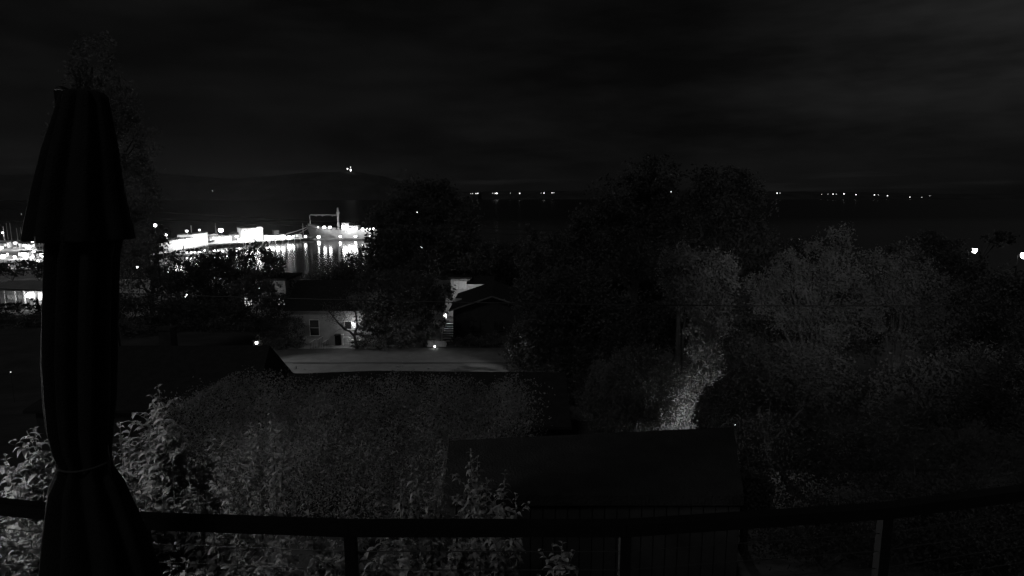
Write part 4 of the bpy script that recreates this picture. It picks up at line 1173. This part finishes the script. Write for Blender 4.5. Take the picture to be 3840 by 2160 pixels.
garden_light('lamp shining over the crown of the tree right of the umbrella', 582, 845, 101, .24, 90, M_LAMPF, z0=13)
garden_light('lamp glinting through the left side of the tree by the umbrella', 432, 948, 112, .2, 30, M_LAMPS, z0=12)
garden_light('lamp glinting low in the tree right of the umbrella', 515, 1002, 108, .18, 30, M_LAMPS, z0=12)

# hidden garden light that brightens the ivy
gl = empty('garden_lamp', (5.0, 16.2, 28.4), 'garden light hidden behind the flat shed roof under the ivy', 'lamp')
b = MB(); b.tube([(5.0, 16.2, 27.9), (5.0, 16.2, 29.28)], .03, 6); b.build('post', M_BLACK, gl)
b = MB(); b.lathe((5.0, 16.2, 29.35), [(.03, -.07), (.07, 0), (.05, .07)], 8); b.build('lamp_head', M_LAMPS, gl)
point_light(gl, (5.0, 16.1, 29.55), 105, .08)

# hedge mass between deck shrubs and cottage ----------------------
def hedge(name, label, x0, x1, Y, top, thick, n, leaf, seed, m=M_HEDGE):
    rng = np.random.default_rng(seed)
    g = ground((x0 + x1) / 2, Y)
    root = empty(name, ((x0 + x1) / 2, Y, g), label, 'hedge')
    x = rng.uniform(x0, x1, n)
    nc = 900
    cc = np.stack([rng.uniform(x0, x1, nc), Y + rng.uniform(-thick, thick, nc), g + (top - g) * rng.random(nc) ** .5], 1)
    idx = rng.integers(0, nc, n)
    P = cc[idx] + rng.normal(size=(n, 3)) * [.22, .22, .2]
    lim = top + .18 * np.sin(P[:, 0] * 1.7) + .12 * np.sin(P[:, 0] * 4.1 + 1)
    P[:, 2] = np.minimum(P[:, 2], lim + rng.normal(size=n) * .05)
    V, F = leaf_quads(P, leaf, rng, .2)
    fast_mesh('foliage', V, F, m, root, tuple(root.location))
    b = MB()
    for i in range(int((x1 - x0) / .9)):
        xx = x0 + .5 + i * .9
        b.tube([(xx, Y, g - .2), (xx + .1, Y + .1, g + (top - g) * .5), (xx + .3 * math.sin(i), Y, top - .3)], [.05, .035, .015], 5)
    b.build('stems', M_BARK, root)
hedge('laurel_hedge', 'deep laurel hedge across the garden below the cottage roof', -8.5, 0.5, 15.0, at(1000, 1456, 15).z, 1.3, 60000, .055, 61)
hedge('privet_hedge', 'nearer rough hedge just beyond the deck shrubs', -5.5, -0.4, 10.5, at(1000, 1640, 10.5).z, 1.0, 36000, .045, 62)
sheet('grass_patch', -2.6, .3, 11.8, 13.6, 29.62, M_LAWN, 10, 8, .02, kind='structure')

# ================================================================== DECK
YR = 2.32
deck = empty('deck', (0, .6, 33.4), 'raised timber deck the view is taken from', 'deck')
for i in range(20):
    b = MB(); b.box((0, -1.2 + i * .185, 33.58), (9.0, .175, .04)); b.build('deck_board', M_DECK, deck)
b = MB(); b.box((0, 2.40, 33.42), (9.0, .05, .28)); b.build('fascia_board', M_DECK, deck)
for x in (-4, -1.3, 1.4, 4):
    b = MB(); b.box((x, 2.2, 32.2), (.14, .14, 2.7)); b.build('post', M_DECK, deck)
# railing: bends away at both ends like the deck edge
rail = empty('deck_railing', (0, YR, 33.6), 'black deck railing with flat top rail, posts and thin cables', 'railing')
def railpt(px, py, zoff=0):
    return atz(px, py, ZRAIL + zoff)
ZRAIL = 36 - 1.36
R_ = [(-260, 1868), (0, 1899), (530, 1953), (1313, 1980), (2345, 1980), (3323, 1915), (4200, 1800)]
RP = [railpt(*p) for p in R_]
for a, b_ in zip(RP, RP[1:]):
    b = MB(); b.beam(a, b_, .052, .052); b.build('top_rail', M_BLACK, rail)
posts = [RP[0], RP[2], RP[3], RP[4], RP[5], RP[6]]
for p in posts:
    b = MB(); b.box((p.x, p.y, (33.6 + ZRAIL - .027) / 2), (.044, .044, ZRAIL - .027 - 33.6)); b.build('post', M_BLACK, rail)
for k in range(11):
    z = -.105 - k * .083
    pts = [p + Vector((0, 0, z)) for p in RP]
    b = MB(); b.tube(pts, .0022, 5); b.build('cable', M_CABLE, rail)

# folded umbrella --------------------------------------------------
UY = 2.02
def uat(px, py): return at(px, py, UY)
ux = uat(305, 1000).x
um = empty('folded_umbrella', (ux, UY, 33.6), 'tall folded dark patio umbrella tied with a pale strap', 'umbrella')
def folded(name, rows, m, folds, seed, amp, parent, name_=None):
    """rows: (py, px_left, px_right); pleated cloth hanging round the pole"""
    rg = random.Random(seed); n = 120; V = []; F = []
    ph = [rg.uniform(0, 6.28) for _ in range(4)]
    fin = []
    for a, b in zip(rows, rows[1:]):
        for q in range(5):
            t = q / 5; fin.append(tuple(a[i] + (b[i] - a[i]) * t for i in range(3)))
    fin.append(rows[-1])
    for j, (py, l, r) in enumerate(fin):
        a = uat(l, py); c = uat(r, py)
        cx = (a.x + c.x) / 2; w = (c.x - a.x) / 2; z = a.z
        for k in range(n):
            th = 2 * math.pi * k / n
            f = 1 - amp * (.5 - .5 * math.cos(folds * th + ph[0] + .5 * math.sin(3 * th + ph[1]))) ** 1.5 - .02 * math.sin(2 * folds * th + j * .12 + ph[2])
            V.append((cx + w * f * math.cos(th), UY + w * .8 * f * math.sin(th), z))
    m_ = len(fin)
    for j in range(m_ - 1):
        for k in range(n):
            F.append((j * n + k, j * n + (k + 1) % n, (j + 1) * n + (k + 1) % n, (j + 1) * n + k))
    F.append(tuple(range(n)))
    F.append(tuple(reversed(range((m_ - 1) * n, m_ * n))))
    b = MB(); b.add(V, F)
    return b.build(name, m, parent, smooth=True)
can = folded('canopy', [(860, 186, 452), (960, 178, 434), (1150, 172, 428), (1350, 168, 426), (1500, 176, 424), (1600, 186, 416), (1680, 205, 410), (1728, 228, 408), (1760, 222, 412), (1820, 195, 448), (1900, 186, 480), (2000, 176, 522), (2160, 164, 574), (2330, 160, 610)], M_FABRIC, 9, 4, .34, um)
folded('top_canopy', [(338, 262, 356), (346, 240, 382), (362, 230, 396), (420, 216, 408), (560, 176, 434), (720, 142, 452), (850, 120, 478), (900, 114, 486)], M_FABRIC, 8, 7, .30, um)
b = MB(); b.tube([(ux, UY, 33.62), (ux, UY, uat(300, 342).z)], .022, 10); b.build('pole', M_BLACK, um)
b = MB(); zz = uat(300, 338).z; b.lathe((ux, UY, zz), [(.02, 0), (.018, .006), (.004, .012)], 12); b.build('finial', M_BLACK, um)
b = MB(); pts = []
for k in range(25):
    th = 2 * math.pi * k / 24
    a = uat(222, 1729); c = uat(412, 1729); w = (c.x - a.x) / 2 * .98
    pts.append(((a.x + c.x) / 2 + w * math.cos(th), UY + w * .8 * math.sin(th), uat(300, 1733).z + .004 * math.cos(th * 2)))
b.tube(pts, .004, 6); b.build('strap', M_STRAP, um)
b = MB(); b.lathe((ux, UY, 33.605), [(.24, 0), (.24, .04), (.20, .07), (.05, .09), (.035, .28), (.03, .3)], 24); b.build('base', M_BLACK, um)

# lamp on a post at the corner of the yard that lights the shrubs
LX, LY, LZ = -6.1, 4.3, 34.6
wl = empty('yard_post_lamp', (LX, LY, 31.0), 'post lamp at the left corner of the yard beside the shrubs', 'lamp')
b = MB(); b.tube([(LX, LY, 30.8), (LX, LY, LZ - .12)], .045, 8); b.build('post', M_BLACK, wl)
b = MB(); b.lathe((LX, LY, LZ), [(.05, -.12), (.11, -.05), (.11, .08), (.05, .12)], 10); b.build('lamp_head', M_LAMPS, wl)
b = MB(); b.lathe((LX, LY, LZ), [(.15, .125), (.11, .17), (.02, .2)], 10); b.build('lamp_cap', M_BLACK, wl)
point_light(wl, (LX + .2, LY + .05, LZ), 360, .1)

# ================================================================== TALL LEAFY SHRUBS (opposite drooping leaves)
def leaf_mesh(name, L, W, curl, seed):
    rg = random.Random(seed); n = 5; V = []; F = []
    wid = [.10, .72, 1.0, .74, .34, .02]
    ang = R(18); x = 0; z = 0
    for i in range(n + 1):
        w = wid[i] * W / 2
        V += [(x, -w, z + w * .35), (x, 0, z), (x, w, z + w * .35)]
        x += math.cos(ang) * L / n; z += math.sin(ang) * L / n
        ang -= curl / n
    for i in range(n):
        a = i * 3
        F += [(a, a + 3, a + 4, a + 1), (a + 1, a + 4, a + 5, a + 2)]
    me = bpy.data.meshes.new(name); me.from_pydata(V, [], F); me.materials.append(M_SHRUB); me.shade_smooth()
    return me, np.array(V), F
LEAVES = [leaf_mesh('leaf', .155, .060, R(95), 1), leaf_mesh('leaf', .135, .054, R(70), 2), leaf_mesh('leaf', .12, .052, R(125), 3), leaf_mesh('leaf', .17, .066, R(110), 4)]
def shrub(i, label, px, py, Y, nst=5, spread=.35, leafscale=1.0, nparts=70, dens=1.0):
    rg = random.Random(500 + i)
    top = at(px, py, Y)
    g = ground(top.x, Y)
    root = empty('leafy_shrub', (top.x, Y, g), label, 'shrub', 'tall leafy shrubs beyond the railing')
    H = top.z - g
    sb = MB(); cand = []
    for s in range(nst):
        if s == 0: e = Vector((top.x, Y, top.z))
        else:
            a = rg.uniform(0, 6.28); rr = spread * rg.uniform(.4, 1.2)
            e = Vector((top.x + rr * math.cos(a), Y + rr * math.sin(a), top.z - rg.uniform(.08, .62)))
        b0 = Vector((top.x + rg.uniform(-.12, .12), Y + rg.uniform(-.12, .12), g - .05))
        bend = Vector((rg.uniform(-.1, .1), rg.uniform(-.1, .1), 0))
        pts = [b0.lerp(e, t) + bend * math.sin(t * math.pi) for t in (0, .25, .5, .75, .9, 1)]
        sb.tube(pts, [.014, .012, .010, .007, .004, .002], 5)
        Ls = (e - b0).length
        d = .03; k = 0; ph = rg.uniform(0, 3)
        while d < min(Ls * .92, 2.3):
            t = 1 - d / Ls
            p = b0.lerp(e, t) + bend * math.sin(t * math.pi)
            sc = leafscale * min(1, .38 + d * 1.6) * rg.uniform(.8, 1.15)
            az0 = ph + k * 1.5708 + rg.uniform(-.3, .3)
            for q in range(2):
                cand.append((p, az0 + q * math.pi, sc, rg.uniform(-.35, .35) + (R(35) if d < .12 else 0), rg.uniform(-.4, .4)))
            # short side shoots thicken the body
            if d > .25 and rg.random() < .75 * dens:
                sa = rg.uniform(0, 6.28); sl_ = rg.uniform(.1, .26)
                p2 = p + Vector((math.cos(sa) * sl_, math.sin(sa) * sl_, sl_ * .8))
                sb.tube([p, p2], [.004, .002], 4)
                for q in range(8):
                    f = rg.uniform(.3, 1)
                    cand.append((p.lerp(p2, f), rg.uniform(0, 6.28), leafscale * rg.uniform(.5, .9), rg.uniform(-.3, .5), rg.uniform(-.4, .4)))
            d += rg.uniform(.036, .062); k += 1
    sb.build('stem', M_STEM, root)
    order = sorted(range(len(cand)), key=lambda q: -(cand[q][0].z - (cand[q][0].y - Y) * .5) )
    Vs = []; Fs = []; kk = 0
    for rank, q in enumerate(order):
        p, az, sc, pit, roll = cand[q]
        me, LV, LF = LEAVES[(q * 7 + i) % 4]
        M_ = Matrix.Rotation(az, 4, 'Z') @ Matrix.Rotation(-pit, 4, 'Y') @ Matrix.Rotation(roll, 4, 'X')
        if rank < nparts:
            o = bpy.data.objects.new('leaf', me); COL.objects.link(o); o.parent = root
            o.matrix_local = Matrix.Translation(p - root.location) @ M_ @ Matrix.Scale(sc, 4)
        else:
            A = np.array(M_.to_3x3()) * sc
            Vs.append(LV @ A.T + np.array(p)); Fs += [tuple(v + kk for v in f) for f in LF]; kk += len(LV)
    if Vs:
        o = fast_mesh('foliage', np.concatenate(Vs), np.array(Fs), M_SHRUB, root, tuple(root.location), kind='stuff')
        o.data.shade_smooth()
SH = [(18, 1700, 5.2, 'cut by the left picture edge, upper of two', 7, .45), (128, 1600, 5.4, 'tallest left of the umbrella, thin tip', 4, .16), (70, 1810, 4.4, 'low in front at the left edge', 8, .4),
      (165, 1800, 4.6, 'tucked behind the umbrella foot at left', 7, .35), (-20, 1940, 3.9, 'nearest, below the rail at the left edge', 8, .4), (110, 1975, 3.9, 'nearest, below the rail left of the umbrella', 8, .4),
      (448, 1580, 5.6, 'rising at the right side of the umbrella strap', 4, .2), (592, 1442, 5.8, 'tallest spire right of the umbrella', 4, .10), (612, 1540, 5.7, 'second narrow spire close behind the tallest one', 4, .16), (560, 1610, 5.5, 'dense, right under the tallest spire', 8, .4),
      (480, 1720, 5.0, 'dense, along the lower right of the umbrella', 7, .35), (650, 1640, 5.9, 'leaning right of the tallest spire', 5, .35), (610, 1820, 4.9, 'low and dense above the rail by the umbrella', 7, .4),
      (705, 1730, 5.3, 'loose, filling the hollow right of the narrow spires', 6, .35), (745, 1860, 4.9, 'loose and low above the rail, right of the umbrella skirt', 6, .35), (790, 1620, 7.0, 'dim single spray in front of the hedge', 2, .15), (1008, 1500, 8.2, 'dim tall spray before the hedge, right of the spire', 4, .3), (890, 1690, 7.2, 'small dim tuft in front of the hedge', 3, .15),
      (782, 1880, 4.8, 'single small tip just above the rail', 2, .12), (1028, 1805, 5.2, 'thin tip with a broad leaf above the rail', 2, .15), (1142, 1832, 5.2, 'short straight tip above the rail', 2, .15),
      (1320, 1825, 5.4, 'tuft above the left post of the railing', 3, .15), (1500, 1760, 6.2, 'ragged, between the tuft and the pair', 5, .35), (1553, 1705, 6.3, 'thin upright tip, left of the centre pair', 3, .25),
      (1668, 1685, 6.5, 'pale upright sprays at the shed corner', 5, .3), (1765, 1682, 6.2, 'brightest tip in front of the shed corner', 4, .22), (1895, 1760, 6.2, 'rightmost tip above the rail', 3, .2), (1840, 1870, 5.6, 'low tuft just above the rail right of centre', 4, .2),
      (880, 2010, 4.3, 'bushy, below the rail left of the first post', 7, .4), (1050, 2000, 4.4, 'bushy, below the rail next to the first post', 7, .4), (1235, 2020, 4.3, 'with arching twigs beside the left post', 6, .35),
      (1500, 2020, 4.6, 'below the rail right of the left post', 6, .3), (1700, 2050, 4.8, 'faint, below the rail at centre', 4, .3), (2110, 2030, 5.2, 'faint, below the rail left of the middle post', 4, .25), (640, 2090, 4.0, 'low in the corner beside the umbrella skirt', 6, .35)]
for i, (px, py, Y, w, nst, sp) in enumerate(SH):
    near = Y < 5
    thin = px > 700 and py < 1900
    shrub(i, f'pale leafy shrub {w}', px, py, Y, nst, sp, .85 if thin else 1.0, 120 if near else 80, .35 if thin else 1.0)

# ================================================================== GLOW HAZE added over town and bay
hz = MB(); hz.box((0, 2050, 84), (9600, 4300, 184))  # volume put in for the air and lens glow round the lamps
hzm = bpy.data.materials.new('glow_haze'); hzm.use_nodes = True
t = hzm.node_tree; t.nodes.clear()
ho = N(t, 'ShaderNodeOutputMaterial'); hv = N(t, 'ShaderNodeVolumePrincipled')
hv.inputs['Color'].default_value = (.85, .85, .85, 1)
hv.inputs['Density'].default_value = 0.000016
hv.inputs['Anisotropy'].default_value = 0.75
t.links.new(hv.outputs[0], ho.inputs['Volume'])
hz.build('haze', hzm, kind='stuff', label='thin haze added for the glow over the harbour lamps')
